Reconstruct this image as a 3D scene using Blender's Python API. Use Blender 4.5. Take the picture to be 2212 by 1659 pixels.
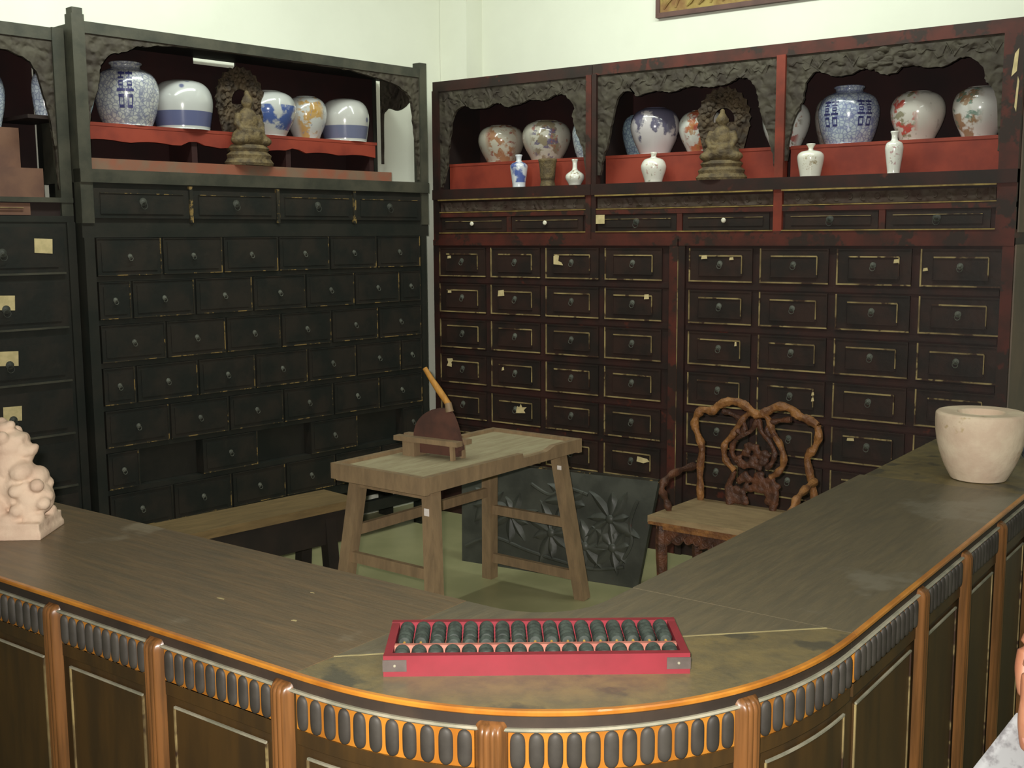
import bpy, bmesh, math, random
from mathutils import Vector, Matrix
R = math.radians
random.seed(7)
for o in list(bpy.data.objects): bpy.data.objects.remove(o)
SC = bpy.context.scene
COL = SC.collection

# ------------------------------------------------------------------ camera, world, lights, exposure
cam_d = bpy.data.cameras.new('camera'); cam = bpy.data.objects.new('camera', cam_d); COL.objects.link(cam)
FW = Vector((-0.58924357, 0.79724346, -0.13112924)); RT = Vector((0.8046249, 0.59375573, -0.00573612)); UP = Vector((-0.07328565, 0.10888982, 0.99134869))
CAM = Vector((4.0341, -4.9392, 1.6))
cam.matrix_world = Matrix(((RT.x, UP.x, -FW.x, CAM.x), (RT.y, UP.y, -FW.y, CAM.y), (RT.z, UP.z, -FW.z, CAM.z), (0, 0, 0, 1)))
cam_d.sensor_width = 36.0; cam_d.lens = 2430.17 / 2212 * 36.0; cam_d.clip_start = 0.02
SC.camera = cam

world = bpy.data.worlds.new('world'); SC.world = world; world.use_nodes = True
world.node_tree.nodes['Background'].inputs['Color'].default_value = (0.75, 0.85, 0.70, 1)
world.node_tree.nodes['Background'].inputs['Strength'].default_value = 0.05

def area(name, loc, target, sx, sy, power, color):
    l = bpy.data.lights.new(name, 'AREA'); l.shape = 'RECTANGLE'; l.size = sx; l.size_y = sy; l.energy = power; l.color = color
    o = bpy.data.objects.new(name, l); COL.objects.link(o); o.location = loc
    o.rotation_euler = (Vector(target) - Vector(loc)).to_track_quat('-Z', 'Y').to_euler()
    return o
TUBE = (0.92, 1.0, 0.92)
area('ceiling_tube_or_fill_light', (1.7, -0.75, 3.2), (1.7, 0.47, 2.2), 2.6, 0.15, 32, TUBE)
area('ceiling_tube_or_fill_light', (0.55, -2.3, 3.2), (-0.6, -2.3, 2.2), 2.4, 0.15, 34, TUBE)
area('ceiling_tube_or_fill_light', (4.6, -3.4, 3.2), (4.6, -3.4, 0), 0.15, 2.0, 26, TUBE)  # unseen fill lamp, added to brighten the right end panels of the back cabinets
fl = bpy.data.lights.new('camera_flash', 'AREA'); fl.shape = 'RECTANGLE'; fl.size = 0.05; fl.size_y = 0.03; fl.energy = 38; fl.spread = R(98); fl.color = (1.0, 0.95, 0.88)
flo = bpy.data.objects.new('camera_flash', fl); COL.objects.link(flo)
flo.matrix_world = cam.matrix_world.copy(); flo.location = CAM + UP * 0.055 - RT * 0.05 + FW * 0.02

SC.view_settings.view_transform = 'Standard'; SC.view_settings.look = 'None'
SC.view_settings.gamma = 1.0; SC.view_settings.use_curve_mapping = False
SC.view_settings.exposure = 0.0

# ------------------------------------------------------------------ materials
def lin(c):
    return tuple((x / 255 / 12.92 if x / 255 <= 0.04045 else ((x / 255 + 0.055) / 1.055) ** 2.4) for x in c) + (1,)
class N:
    """small node-tree builder"""
    def __init__(s, name):
        s.m = bpy.data.materials.new(name); s.m.use_nodes = True; s.t = s.m.node_tree; s.n = s.t.nodes; s.l = s.t.links
        s.b = s.n['Principled BSDF']
        s.geo = None; s.tc = None
    def pos(s):
        if not s.geo: s.geo = s.n.new('ShaderNodeNewGeometry')
        return s.geo.outputs['Position']
    def obj(s):
        if not s.tc: s.tc = s.n.new('ShaderNodeTexCoord')
        return s.tc.outputs['Object']
    def put(s, sock, v):
        if isinstance(v, (int, float)): sock.default_value = v
        elif isinstance(v, tuple): sock.default_value = v
        else: s.l.new(v, sock)
    def math(s, op, a, b=0.0, c=None):
        q = s.n.new('ShaderNodeMath'); q.operation = op; s.put(q.inputs[0], a); s.put(q.inputs[1], b)
        if c is not None: s.put(q.inputs[2], c)
        return q.outputs[0]
    def mapping(s, vec, sc):
        q = s.n.new('ShaderNodeMapping'); s.l.new(vec, q.inputs['Vector']); q.inputs['Scale'].default_value = sc
        return q.outputs[0]
    def noise(s, vec, scale, detail=3.0, rough=0.55):
        q = s.n.new('ShaderNodeTexNoise'); s.l.new(vec, q.inputs['Vector']); q.inputs['Scale'].default_value = scale
        q.inputs['Detail'].default_value = detail; q.inputs['Roughness'].default_value = rough
        return q.outputs['Fac']
    def voro(s, vec, scale, feature='F1'):
        q = s.n.new('ShaderNodeTexVoronoi'); q.feature = feature; s.l.new(vec, q.inputs['Vector']); q.inputs['Scale'].default_value = scale
        return q.outputs['Distance']
    def step(s, v, lo, hi):
        q = s.n.new('ShaderNodeMapRange'); q.interpolation_type = 'SMOOTHSTEP'; s.put(q.inputs['Value'], v)
        q.inputs['From Min'].default_value = lo; q.inputs['From Max'].default_value = hi
        return q.outputs[0]
    def mix(s, f, a, b):
        q = s.n.new('ShaderNodeMix'); q.data_type = 'RGBA'; s.put(q.inputs[0], f); s.put(q.inputs[6], a); s.put(q.inputs[7], b)
        return q.outputs[2]
    def xyz(s, vec):
        q = s.n.new('ShaderNodeSeparateXYZ'); s.l.new(vec, q.inputs[0]); return q.outputs
    def bump(s, h, strength=0.3, dist=0.01):
        q = s.n.new('ShaderNodeBump'); q.inputs['Strength'].default_value = strength; q.inputs['Distance'].default_value = dist
        s.l.new(h, q.inputs['Height']); s.l.new(q.outputs[0], s.b.inputs['Normal'])
    def done(s, color, rough=0.6, spec=0.4, metal=0.0, coat=0.0):
        s.put(s.b.inputs['Base Color'], color); s.put(s.b.inputs['Roughness'], rough)
        s.b.inputs['Specular IOR Level'].default_value = spec; s.b.inputs['Metallic'].default_value = metal
        s.b.inputs['Coat Weight'].default_value = coat
        return s.m

def mottled(name, c1, c2, scale=4.0, rough=0.6, stretch=(1, 1, 1), spec=0.4, bump=0.0, bscale=60, wear=None, wear_amt=0.62, wscale=25, coat=0.0):
    k = N(name); v = k.mapping(k.pos(), stretch)
    col = k.mix(k.step(k.noise(v, scale, 5), 0.35, 0.65), lin(c1), lin(c2))
    if wear: col = k.mix(k.step(k.noise(k.pos(), wscale, 4, 0.7), wear_amt, wear_amt + 0.06), col, lin(wear))
    if bump: k.bump(k.noise(v, bscale, 4), bump, 0.01)
    return k.done(col, rough, spec, 0, coat)
def carved(name, c1, c2, scale=28, depth=0.8, rough=0.75):
    k = N(name); p = k.pos()
    n1 = k.noise(p, 9, 3); warp = k.n.new('ShaderNodeVectorMath'); warp.operation = 'ADD'
    sc = k.n.new('ShaderNodeCombineXYZ'); k.l.new(n1, sc.inputs[0]); k.l.new(k.noise(p, 7, 2), sc.inputs[2])
    k.l.new(p, warp.inputs[0]); mul = k.n.new('ShaderNodeVectorMath'); mul.operation = 'SCALE'; k.l.new(sc.outputs[0], mul.inputs[0]); mul.inputs['Scale'].default_value = 0.12
    k.l.new(mul.outputs[0], warp.inputs[1])
    h = k.voro(warp.outputs[0], scale, 'SMOOTH_F1')
    k.bump(h, depth, 0.02)
    col = k.mix(k.step(k.noise(p, 12, 4), 0.3, 0.7), lin(c1), lin(c2))
    return k.done(col, rough, 0.3)

M = {}
M['wall'] = mottled('white_plaster', (226, 228, 212), (220, 222, 206), 1.5, 0.9, bump=0.05, bscale=40)
M['floor'] = mottled('greenish_stone_floor', (168, 164, 122), (152, 150, 110), 2.5, 0.32, spec=0.4)
M['ceil'] = mottled('ceiling_paint', (215, 216, 205), (208, 210, 198), 1.0, 0.9)
M['black'] = mottled('green_black_lacquer', (28, 32, 27), (40, 39, 33), 6, 0.55, bump=0.08, bscale=30)
M['black_dr'] = mottled('green_black_drawer', (26, 29, 25), (40, 36, 30), 8, 0.55, bump=0.1, bscale=45)
M['black_edge'] = mottled('worn_drawer_edge', (36, 36, 31), (56, 51, 40), 9, 0.5, wear=(132, 110, 66), wear_amt=0.53, wscale=16)
M['grey_rail'] = mottled('dusty_dark_rail', (72, 70, 58), (52, 53, 44), 7, 0.6, bump=0.08)
M['brown'] = mottled('dark_red_brown_lacquer', (54, 30, 25), (36, 27, 23), 6, 0.55, bump=0.08, bscale=30, wear=(80, 37, 26), wear_amt=0.62, wscale=5)
M['brown_dr'] = mottled('dark_brown_drawer', (34, 28, 24), (50, 34, 28), 7, 0.52, bump=0.08, bscale=40)
M['gold_edge'] = mottled('worn_gilt_bead', (160, 142, 96), (104, 88, 60), 8, 0.5, wear=(58, 40, 30), wear_amt=0.53, wscale=6)
M['gilt_line'] = mottled('dull_gilt_line', (150, 128, 72), (112, 92, 52), 20, 0.5)
M['red'] = mottled('red_painted_board', (142, 58, 40), (116, 44, 32), 5, 0.6)
M['red_post'] = mottled('red_brown_post', (84, 38, 29), (60, 33, 26), 7, 0.55, wear=(46, 33, 27), wear_amt=0.52, wscale=6)
M['red_mid'] = mottled('red_painted_post', (128, 54, 38), (100, 44, 32), 7, 0.55)
M['tanred'] = mottled('worn_red_step', (138, 84, 64), (120, 98, 80), 8, 0.6)
M['pinkstep'] = mottled('dull_pinkish_step', (116, 84, 66), (98, 70, 58), 8, 0.7)
M['inside'] = mottled('dark_red_interior', (46, 19, 17), (34, 17, 16), 4, 0.7)
M['inside_dk'] = mottled('dark_interior', (40, 26, 22), (30, 24, 22), 4, 0.7)
M['carved'] = carved('dusty_carved_wood', (74, 69, 57), (54, 47, 40), 30, 0.9)
M['carved_r'] = carved('carved_dusty_red_wood', (72, 62, 52), (60, 44, 37), 26, 0.9)
M['sidegrey'] = mottled('grey_brown_side', (136, 120, 104), (116, 108, 96), 3, 0.7)
M['metal'] = mottled('tarnished_pull', (92, 94, 84), (66, 68, 60), 40, 0.65)
M['metal_dk'] = mottled('dark_tarnished_pull', (66, 68, 60), (46, 48, 42), 40, 0.6)
M['paper'] = mottled('yellowed_paper', (206, 188, 140), (188, 172, 126), 30, 0.9)
M['white_knob'] = mottled('white_knob', (230, 226, 205), (215, 210, 190), 10, 0.4)
M['sticker'] = mottled('white_sticker', (235, 228, 220), (225, 215, 208), 60, 0.8)

def wood(name, c1, c2, stretch, rough=0.5, scale=9, spec=0.4, wear=None, wa=0.62, ws=5, coat=0.0, bump=0.12):
    k = N(name); v = k.mapping(k.obj(), stretch)
    g = k.noise(v, scale, 6, 0.65)
    col = k.mix(k.step(g, 0.3, 0.7), lin(c1), lin(c2))
    big = k.noise(k.pos(), 3.0, 3)
    col = k.mix(k.math('MULTIPLY', k.step(big, 0.4, 0.7), 0.35), col, lin(c2))
    if wear: col = k.mix(k.step(k.noise(k.pos(), ws, 5, 0.6), wa, wa + 0.08), col, lin(wear))
    k.bump(g, bump, 0.01)
    return k.done(col, rough, spec, 0, coat)
M['top_l'] = wood('counter_top_wood_along_x', (112, 92, 66), (90, 78, 60), (0.6, 6, 6), 0.36, wear=(124, 112, 92), wa=0.58, ws=3)
M['top_r'] = wood('counter_top_wood_along_y', (106, 96, 74), (90, 84, 68), (6, 0.6, 6), 0.36, wear=(112, 106, 90), wa=0.56, ws=3)
M['top_c'] = wood('counter_corner_wood', (122, 108, 72), (96, 88, 66), (2, 2, 6), 0.33, wear=(78, 74, 60), wa=0.54, ws=7)
M['orange'] = mottled('orange_varnished_wood', (188, 124, 44), (156, 96, 32), 9, 0.34, stretch=(1, 1, 0.3), spec=0.5, coat=0.2)
M['pilaster'] = mottled('brown_varnished_pilaster', (124, 82, 44), (90, 60, 32), 14, 0.36, stretch=(4, 4, 0.25), spec=0.5, coat=0.2)
M['flute'] = mottled('dark_reed', (66, 62, 56), (52, 48, 43), 12, 0.6)
M['front'] = mottled('dark_brown_counter_panel', (74, 54, 28), (58, 44, 26), 6, 0.45, stretch=(3, 3, 0.5), spec=0.35)
M['fascia'] = mottled('dark_fascia', (62, 50, 40), (48, 40, 34), 8, 0.6)
M['bead_light'] = mottled('pale_bead', (158, 152, 132), (128, 126, 108), 14, 0.5)
M['seam'] = mottled('pale_seam_filler', (166, 154, 110), (140, 128, 92), 10, 0.6)
M['table'] = wood('table_wood', (148, 124, 93), (124, 104, 79), (3, 3, 0.8), 0.6)
M['table_top'] = wood('pale_worn_table_top', (172, 162, 130), (150, 136, 106), (5, 0.7, 5), 0.7, wear=(138, 116, 88), wa=0.66, ws=4)
M['bench'] = wood('olive_brown_bench_wood', (128, 106, 70), (106, 88, 58), (5, 0.8, 5), 0.6)
M['bench_dk'] = mottled('dark_bench_apron', (44, 36, 30), (34, 30, 26), 6, 0.6)
M['chair'] = mottled('ochre_carved_chair_wood', (150, 104, 58), (104, 68, 42), 16, 0.5, bump=0.5, bscale=70)
M['chair_dk'] = mottled('dark_carved_chair_wood', (98, 62, 42), (66, 44, 34), 18, 0.5, bump=0.6, bscale=70)
M['seat'] = wood('pale_seat_wood', (156, 134, 98), (130, 110, 80), (1, 4, 4), 0.6)
M['panel'] = mottled('dark_slate_lacquer_panel', (74, 76, 68), (56, 58, 52), 5, 0.45, bump=0.1, bscale=30, wear=(88, 44, 36), wear_amt=0.68, wscale=6)
M['blade'] = mottled('rusty_brown_blade', (92, 62, 52), (72, 52, 46), 10, 0.5)
M['handle'] = wood('honey_handle_wood', (190, 138, 62), (160, 112, 50), (8, 8, 0.6), 0.5)
M['ab_red'] = mottled('red_abacus_paint', (130, 27, 41), (118, 23, 35), 10, 0.5, spec=0.6, wear=(214, 150, 110), wear_amt=0.72, wscale=60)
M['ab_in'] = mottled('pink_brown_abacus_base', (172, 112, 96), (150, 90, 78), 10, 0.6)
M['bead'] = mottled('grey_green_bead', (60, 68, 62), (42, 48, 44), 60, 0.4, spec=0.5)
M['rod'] = mottled('bamboo_rod', (206, 164, 70), (186, 140, 58), 40, 0.5)
M['plate'] = mottled('pewter_corner_plate', (88, 78, 73), (76, 68, 63), 30, 0.45, spec=0.5)
M['stone'] = mottled('pinkish_pale_stone', (214, 190, 166), (198, 170, 148), 9, 0.85, bump=0.35, bscale=35)
M['stone2'] = mottled('cream_marble', (222, 204, 178), (208, 184, 160), 11, 0.8, bump=0.25, bscale=30, wear=(190, 168, 132), wear_amt=0.62, wscale=9)
M['gilt'] = mottled('tarnished_gilt_wood', (112, 96, 64), (74, 62, 44), 24, 0.7, bump=0.5, bscale=90)
M['gilt_dk'] = carved('dark_carved_gilt_wood', (80, 66, 48), (50, 42, 34), 50, 1.0)
M['frame_dk'] = mottled('dark_picture_frame', (96, 68, 60), (80, 56, 50), 10, 0.6)
M['gold_art'] = carved('gilded_carved_board', (160, 140, 80), (126, 92, 58), 16, 0.9)
M['cloth_blue'] = mottled('pale_blue_cloth', (122, 132, 146), (70, 66, 84), 22, 0.9)
M['skin'] = mottled('skin', (150, 104, 78), (142, 92, 68), 30, 0.5)
M['nail'] = mottled('nail', (160, 116, 98), (154, 108, 92), 30, 0.35)
def sheet_mat():
    k = N('printed_grey_white_sheet'); p = k.pos()
    n = k.noise(p, 45, 4, 0.6)
    col = k.mix(k.step(n, 0.5, 0.68), lin((128, 129, 130)), lin((88, 86, 88)))
    return k.done(col, 0.6)
M['sheet'] = sheet_mat()

# porcelain: patterns painted in the jar's own object coordinates (z up from its foot, h = height)
def porcelain(name, kind, base=(184, 186, 182), ink=(58, 66, 118), seed=0.0, h=0.22, ang=0.0):
    k = N(name); o = k.obj(); X, Y, Z = k.xyz(o)[0:3]
    off = k.n.new('ShaderNodeVectorMath'); off.operation = 'ADD'; k.l.new(o, off.inputs[0]); off.inputs[1].default_value = (seed * 3.1, seed * 1.7, seed * 0.9)
    v = off.outputs[0]; col = lin(base)
    z = k.math('DIVIDE', Z, h)
    def band(a, b, e=0.02): return k.math('MULTIPLY', k.step(z, a, a + e), k.math('SUBTRACT', 1.0, k.step(z, b, b + e)))
    # azimuth around the axis, measured from the decorated side
    az = k.math('ADD', k.math('ARCTAN2', Y, X), -ang)
    az = k.math('ARCTAN2', k.math('SINE', az), k.math('COSINE', az))
    side = k.math('SUBTRACT', 1.0, k.step(k.math('ABSOLUTE', az), 0.45, 0.85))
    if kind == 'scroll':
        s1 = k.step(k.voro(v, 55, 'DISTANCE_TO_EDGE'), 0.04, 0.16)
        col = k.mix(k.math('MULTIPLY', k.math('SUBTRACT', 1.0, s1), 0.5), col, lin(ink))
        col = k.mix(k.math('MULTIPLY', k.step(k.noise(v, 30, 3), 0.5, 0.6), 0.3), col, lin(ink))
        col = k.mix(k.math('MULTIPLY', band(0.83, 0.9), 0.4), col, lin(ink))
    elif kind == 'band':
        col = k.mix(k.math('MULTIPLY', band(0.06, 0.36, 0.01), 0.85), col, lin(ink))
        d = k.math('SUBTRACT', 1.0, k.step(k.voro(v, 13), 0.16, 0.24))
        col = k.mix(k.math('MULTIPLY', d, k.math('MULTIPLY', band(0.42, 0.95), 0.8)), col, lin(ink))
    elif kind == 'landscape':
        n = k.step(k.noise(v, 12, 4), 0.46, 0.56)
        col = k.mix(k.math('MULTIPLY', n, k.math('MULTIPLY', band(0.12, 0.66), 0.9)), col, lin(ink))
    elif kind == 'shoulder':
        n = k.step(k.math('ADD', k.noise(v, 14, 4), k.math('MULTIPLY', z, 0.35)), 0.68, 0.76)
        col = k.mix(k.math('MULTIPLY', n, 0.85), col, lin(ink))
    elif kind == 'floral':
        a, b, c = ink
        n1 = k.step(k.noise(v, 15, 3), 0.48, 0.55)
        col = k.mix(k.math('MULTIPLY', k.math('MULTIPLY', n1, side), 0.9), col, lin(a))
        n2 = k.step(k.noise(k.mapping(v, (1, 1, 1.4)), 20, 3), 0.55, 0.62)
        col = k.mix(k.math('MULTIPLY', k.math('MULTIPLY', n2, side), 0.85), col, lin(b))
        n3 = k.step(k.noise(k.mapping(v, (1.3, 1.1, 0.8)), 26, 3), 0.6, 0.66)
        col = k.mix(k.math('MULTIPLY', n3, 0.7), col, lin(c))
    elif kind == 'sprig':
        a, b = ink
        n1 = k.step(k.noise(v, 60, 3), 0.55, 0.62)
        col = k.mix(k.math('MULTIPLY', k.math('MULTIPLY', n1, band(0.2, 0.62)), k.math('MULTIPLY', side, 0.7)), col, lin(a))
        n2 = k.step(k.noise(v, 45, 2), 0.62, 0.68)
        col = k.mix(k.math('MULTIPLY', n2, k.math('MULTIPLY', side, 0.6)), col, lin(b))
    k.b.inputs['Coat Roughness'].default_value = 0.05
    return k.done(col, 0.16, 0.55, 0, 0.5)

# ------------------------------------------------------------------ mesh helpers
class MB:
    def __init__(s): s.v = []; s.f = []; s.mi = []; s.m = 0; s.T = None
    def add(s, vs, fs):
        b = len(s.v)
        if s.T is not None: vs = [s.T @ Vector(q) for q in vs]
        s.v += [tuple(q) for q in vs]; s.f += [tuple(b + i for i in f) for f in fs]; s.mi += [s.m] * len(fs); return s
    def box(s, x0, x1, y0, y1, z0, z1):
        return s.add([(x0, y0, z0), (x1, y0, z0), (x1, y1, z0), (x0, y1, z0), (x0, y0, z1), (x1, y0, z1), (x1, y1, z1), (x0, y1, z1)],
                     [(0, 3, 2, 1), (4, 5, 6, 7), (0, 1, 5, 4), (1, 2, 6, 5), (2, 3, 7, 6), (3, 0, 4, 7)])
    def hexa(s, a, b):
        """a, b: two quads (4 points each) joined"""
        return s.add(list(a) + list(b), [(3, 2, 1, 0), (4, 5, 6, 7), (0, 1, 5, 4), (1, 2, 6, 5), (2, 3, 7, 6), (3, 0, 4, 7)])
    def bar(s, p, q, w, d, w2=None, d2=None, up=(0, 0, 1)):
        p = Vector(p); q = Vector(q); t = (q - p).normalized(); u = Vector(up)
        if abs(t.dot(u)) > 0.95: u = Vector((0, 1, 0))
        a = t.cross(u).normalized(); b = a.cross(t)
        w2 = w if w2 is None else w2; d2 = d if d2 is None else d2
        qa = [p + a * (x * w / 2) + b * (y * d / 2) for x, y in ((-1, -1), (1, -1), (1, 1), (-1, 1))]
        qb = [q + a * (x * w2 / 2) + b * (y * d2 / 2) for x, y in ((-1, -1), (1, -1), (1, 1), (-1, 1))]
        return s.hexa(qa, qb)
    def prism_xz(s, pts, y0, y1):
        n = len(pts); vs = [(x, y0, z) for x, z in pts] + [(x, y1, z) for x, z in pts]
        return s.add(vs, [tuple(range(n))[::-1] if y0 > y1 else tuple(range(n)), tuple(range(n, 2 * n))[::-1]] + [(i, i + n, (i + 1) % n + n, (i + 1) % n) for i in range(n)])
    def prism_xy(s, pts, z0, z1):
        n = len(pts); vs = [(x, y, z0) for x, y in pts] + [(x, y, z1) for x, y in pts]
        return s.add(vs, [tuple(range(n))[::-1], tuple(range(n, 2 * n))] + [(i, (i + 1) % n, (i + 1) % n + n, i + n) for i in range(n)])
    def lathe(s, prof, n=32, c=(0, 0, 0), axis='z', sx=1.0, sy=1.0, cap=True):
        vs = []
        for r, z in prof:
            for i in range(n):
                a = 2 * math.pi * i / n; x, y = r * math.cos(a) * sx, r * math.sin(a) * sy
                vs.append((c[0] + x, c[1] + y, c[2] + z) if axis == 'z' else (c[0] + x, c[1] + z, c[2] + y))
        fs = []; k = len(prof); flip = axis != 'z'
        for j in range(k - 1):
            for i in range(n):
                q = (j * n + i, j * n + (i + 1) % n, (j + 1) * n + (i + 1) % n, (j + 1) * n + i)
                fs.append(q[::-1] if flip else q)
        if cap:
            b = tuple(range(n)); t = tuple(range((k - 1) * n, k * n))
            fs += [b if flip else b[::-1], t[::-1] if flip else t]
        return s.add(vs, fs)
    def tube(s, pts, rad, n=8, jit=0.0, flat=1.0):
        pts = [Vector(p) for p in pts]; k = len(pts); rad = rad if isinstance(rad, (list, tuple)) else [rad] * k
        vs = []; up = Vector((0, 1, 0.01))
        for j, p in enumerate(pts):
            t = (pts[min(j + 1, k - 1)] - pts[max(j - 1, 0)]).normalized()
            if abs(t.dot(up.normalized())) > 0.95: up = Vector((1, 0, 0.01))
            a = t.cross(up).normalized(); b = a.cross(t)
            for i in range(n):
                w = 2 * math.pi * i / n; rr = rad[j] * (1 + (random.random() - 0.5) * jit)
                vs.append(p + a * (math.cos(w) * rr) + b * (math.sin(w) * rr * flat))
        fs = [(j * n + i, j * n + (i + 1) % n, (j + 1) * n + (i + 1) % n, (j + 1) * n + i) for j in range(k - 1) for i in range(n)]
        fs += [tuple(range(n))[::-1], tuple(range((k - 1) * n, k * n))]
        return s.add(vs, fs)
    def ball(s, c, rx, ry, rz, n=12, m=8, jit=0.0):
        prof = [(math.sin(math.pi * j / m), -math.cos(math.pi * j / m)) for j in range(m + 1)]
        vs = []
        for r, z in prof:
            for i in range(n):
                a = 2 * math.pi * i / n; q = 1 + (random.random() - 0.5) * jit
                r2 = max(r, 0.001)
                vs.append((c[0] + r2 * math.cos(a) * rx * q, c[1] + r2 * math.sin(a) * ry * q, c[2] + z * rz * q))
        fs = [(j * n + i, j * n + (i + 1) % n, (j + 1) * n + (i + 1) % n, (j + 1) * n + i) for j in range(m) for i in range(n)]
        return s.add(vs, fs)
    def torus(s, c, R0, r, n=20, m=6, axis='y', a0=0.0, a1=2 * math.pi, tilt=0.0):
        vs = []; full = abs(a1 - a0 - 2 * math.pi) < 1e-4; nn = n if full else n + 1
        for i in range(nn):
            a = a0 + (a1 - a0) * i / n
            for j in range(m):
                b = 2 * math.pi * j / m; rr = R0 + r * math.cos(b); x, z, y = rr * math.cos(a), rr * math.sin(a), r * math.sin(b)
                if axis == 'y': y, z = y - z * tilt, z
                vs.append((c[0] + x, c[1] + y, c[2] + z) if axis == 'y' else (c[0] + x, c[1] + z, c[2] + y))
        fs = [(i * m + j, ((i + 1) % nn) * m + j, ((i + 1) % nn) * m + (j + 1) % m, i * m + (j + 1) % m) for i in range(n) for j in range(m)]
        return s.add(vs, fs)
    def sweep(s, path, prof, closed=True):
        """path: (x, y) points, profile: (outward offset, z); outward is to the right of travel"""
        vs = []; k = len(path); n = len(prof)
        for j, (x, y) in enumerate(path):
            a = Vector(path[max(j - 1, 0)]); b = Vector(path[min(j + 1, k - 1)]); t = (b - a).normalized(); o = Vector((t.y, -t.x))
            vs += [(x + o.x * d, y + o.y * d, z) for d, z in prof]
        m = n if closed else n - 1
        fs = [(j * n + i, (j + 1) * n + i, (j + 1) * n + (i + 1) % n, j * n + (i + 1) % n) for j in range(k - 1) for i in range(m)]
        if closed: fs += [tuple(range(n)), tuple(range((k - 1) * n, k * n))[::-1]]
        return s.add(vs, fs)
    def mesh(s, name, mats, smooth=False):
        me = bpy.data.meshes.new(name); me.from_pydata(s.v, [], s.f)
        for m in (mats if isinstance(mats, (list, tuple)) else [mats]): me.materials.append(m)
        me.polygons.foreach_set('material_index', s.mi)
        bm = bmesh.new(); bm.from_mesh(me); bmesh.ops.recalc_face_normals(bm, faces=bm.faces); bm.to_mesh(me); bm.free()
        if smooth:
            me.polygons.foreach_set('use_smooth', [True] * len(me.polygons))
            if smooth != 'all': me.set_sharp_from_angle(angle=R(40))
        me.update(); return me
    def build(s, name, mats, parent=None, smooth=False):
        return link(name, s.mesh(name, mats, smooth), parent)
def link(name, me, parent=None, loc=None, rot=None):
    o = bpy.data.objects.new(name, me); COL.objects.link(o); o.parent = parent
    if loc is not None: o.location = loc
    if rot is not None: o.rotation_euler = rot
    return o
def tag(o, label, cat, group=None):
    o['label'] = label; o['category'] = cat
    if group: o['group'] = group
    return o
def thing(name, label, cat, loc=(0, 0, 0), rz=0.0, group=None):
    o = bpy.data.objects.new(name, None); COL.objects.link(o); o.location = loc; o.rotation_euler = (0, 0, rz); o.empty_display_size = 0.05
    return tag(o, label, cat, group)
def struct(o): o['kind'] = 'structure'; return o
def mod_mesh(name, mb, voxel, mats, parent=None, smooth_it=4, subd=False):
    """fuse a heap of overlapping solids into one continuous surface"""
    o = mb.build(name, mats)
    r = o.modifiers.new('r', 'REMESH'); r.mode = 'VOXEL'; r.voxel_size = voxel; r.use_smooth_shade = True
    if smooth_it: q = o.modifiers.new('s', 'SMOOTH'); q.factor = 0.5; q.iterations = smooth_it
    dg = bpy.context.evaluated_depsgraph_get(); me = bpy.data.meshes.new_from_object(o.evaluated_get(dg))
    old = o.data; o.modifiers.clear(); o.data = me; bpy.data.meshes.remove(old); me.name = name
    me.polygons.foreach_set('use_smooth', [True] * len(me.polygons))
    o.parent = parent; return o
def catmull(pts, k=6):
    P = [Vector(p) for p in pts]; P = [P[0]] + P + [P[-1]]; out = []
    for i in range(1, len(P) - 2):
        for j in range(k):
            t = j / k; a, b, c, d = P[i - 1:i + 3]
            out.append(0.5 * ((2 * b) + (c - a) * t + (2 * a - 5 * b + 4 * c - d) * t * t + (3 * b - a - 3 * c + d) * t ** 3))
    out.append(P[-2]); return out

# ------------------------------------------------------------------ the room
struct(MB().box(-1.4, 6.5, -7.5, 0.62, -0.1, 0.0).build('floor', M['floor']))
struct(MB().box(-0.35, 6.5, 0.47, 0.62, 0.0, 3.25).build('wall_back', M['wall']))
b = MB(); b.prism_xy([(-0.402 - 0.1049 * 7.5, -7.5), (-0.402 + 0.1049 * 0.62, 0.62), (-0.60, 0.62), (-0.60 - 0.1049 * 7.5, -7.5)], 0.0, 3.25); struct(b.build('wall_left', M['wall']))   # runs slightly askew, as the cabinets along it do
struct(MB().box(-0.366, -0.168, 0.32, 0.47, 0.0, 3.25).build('trim_1', M['wall']))          # shallow pier in the corner
struct(MB().box(-1.4, 6.5, -7.5, 0.62, 3.25, 3.35).build('ceiling', M['ceil']))

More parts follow.
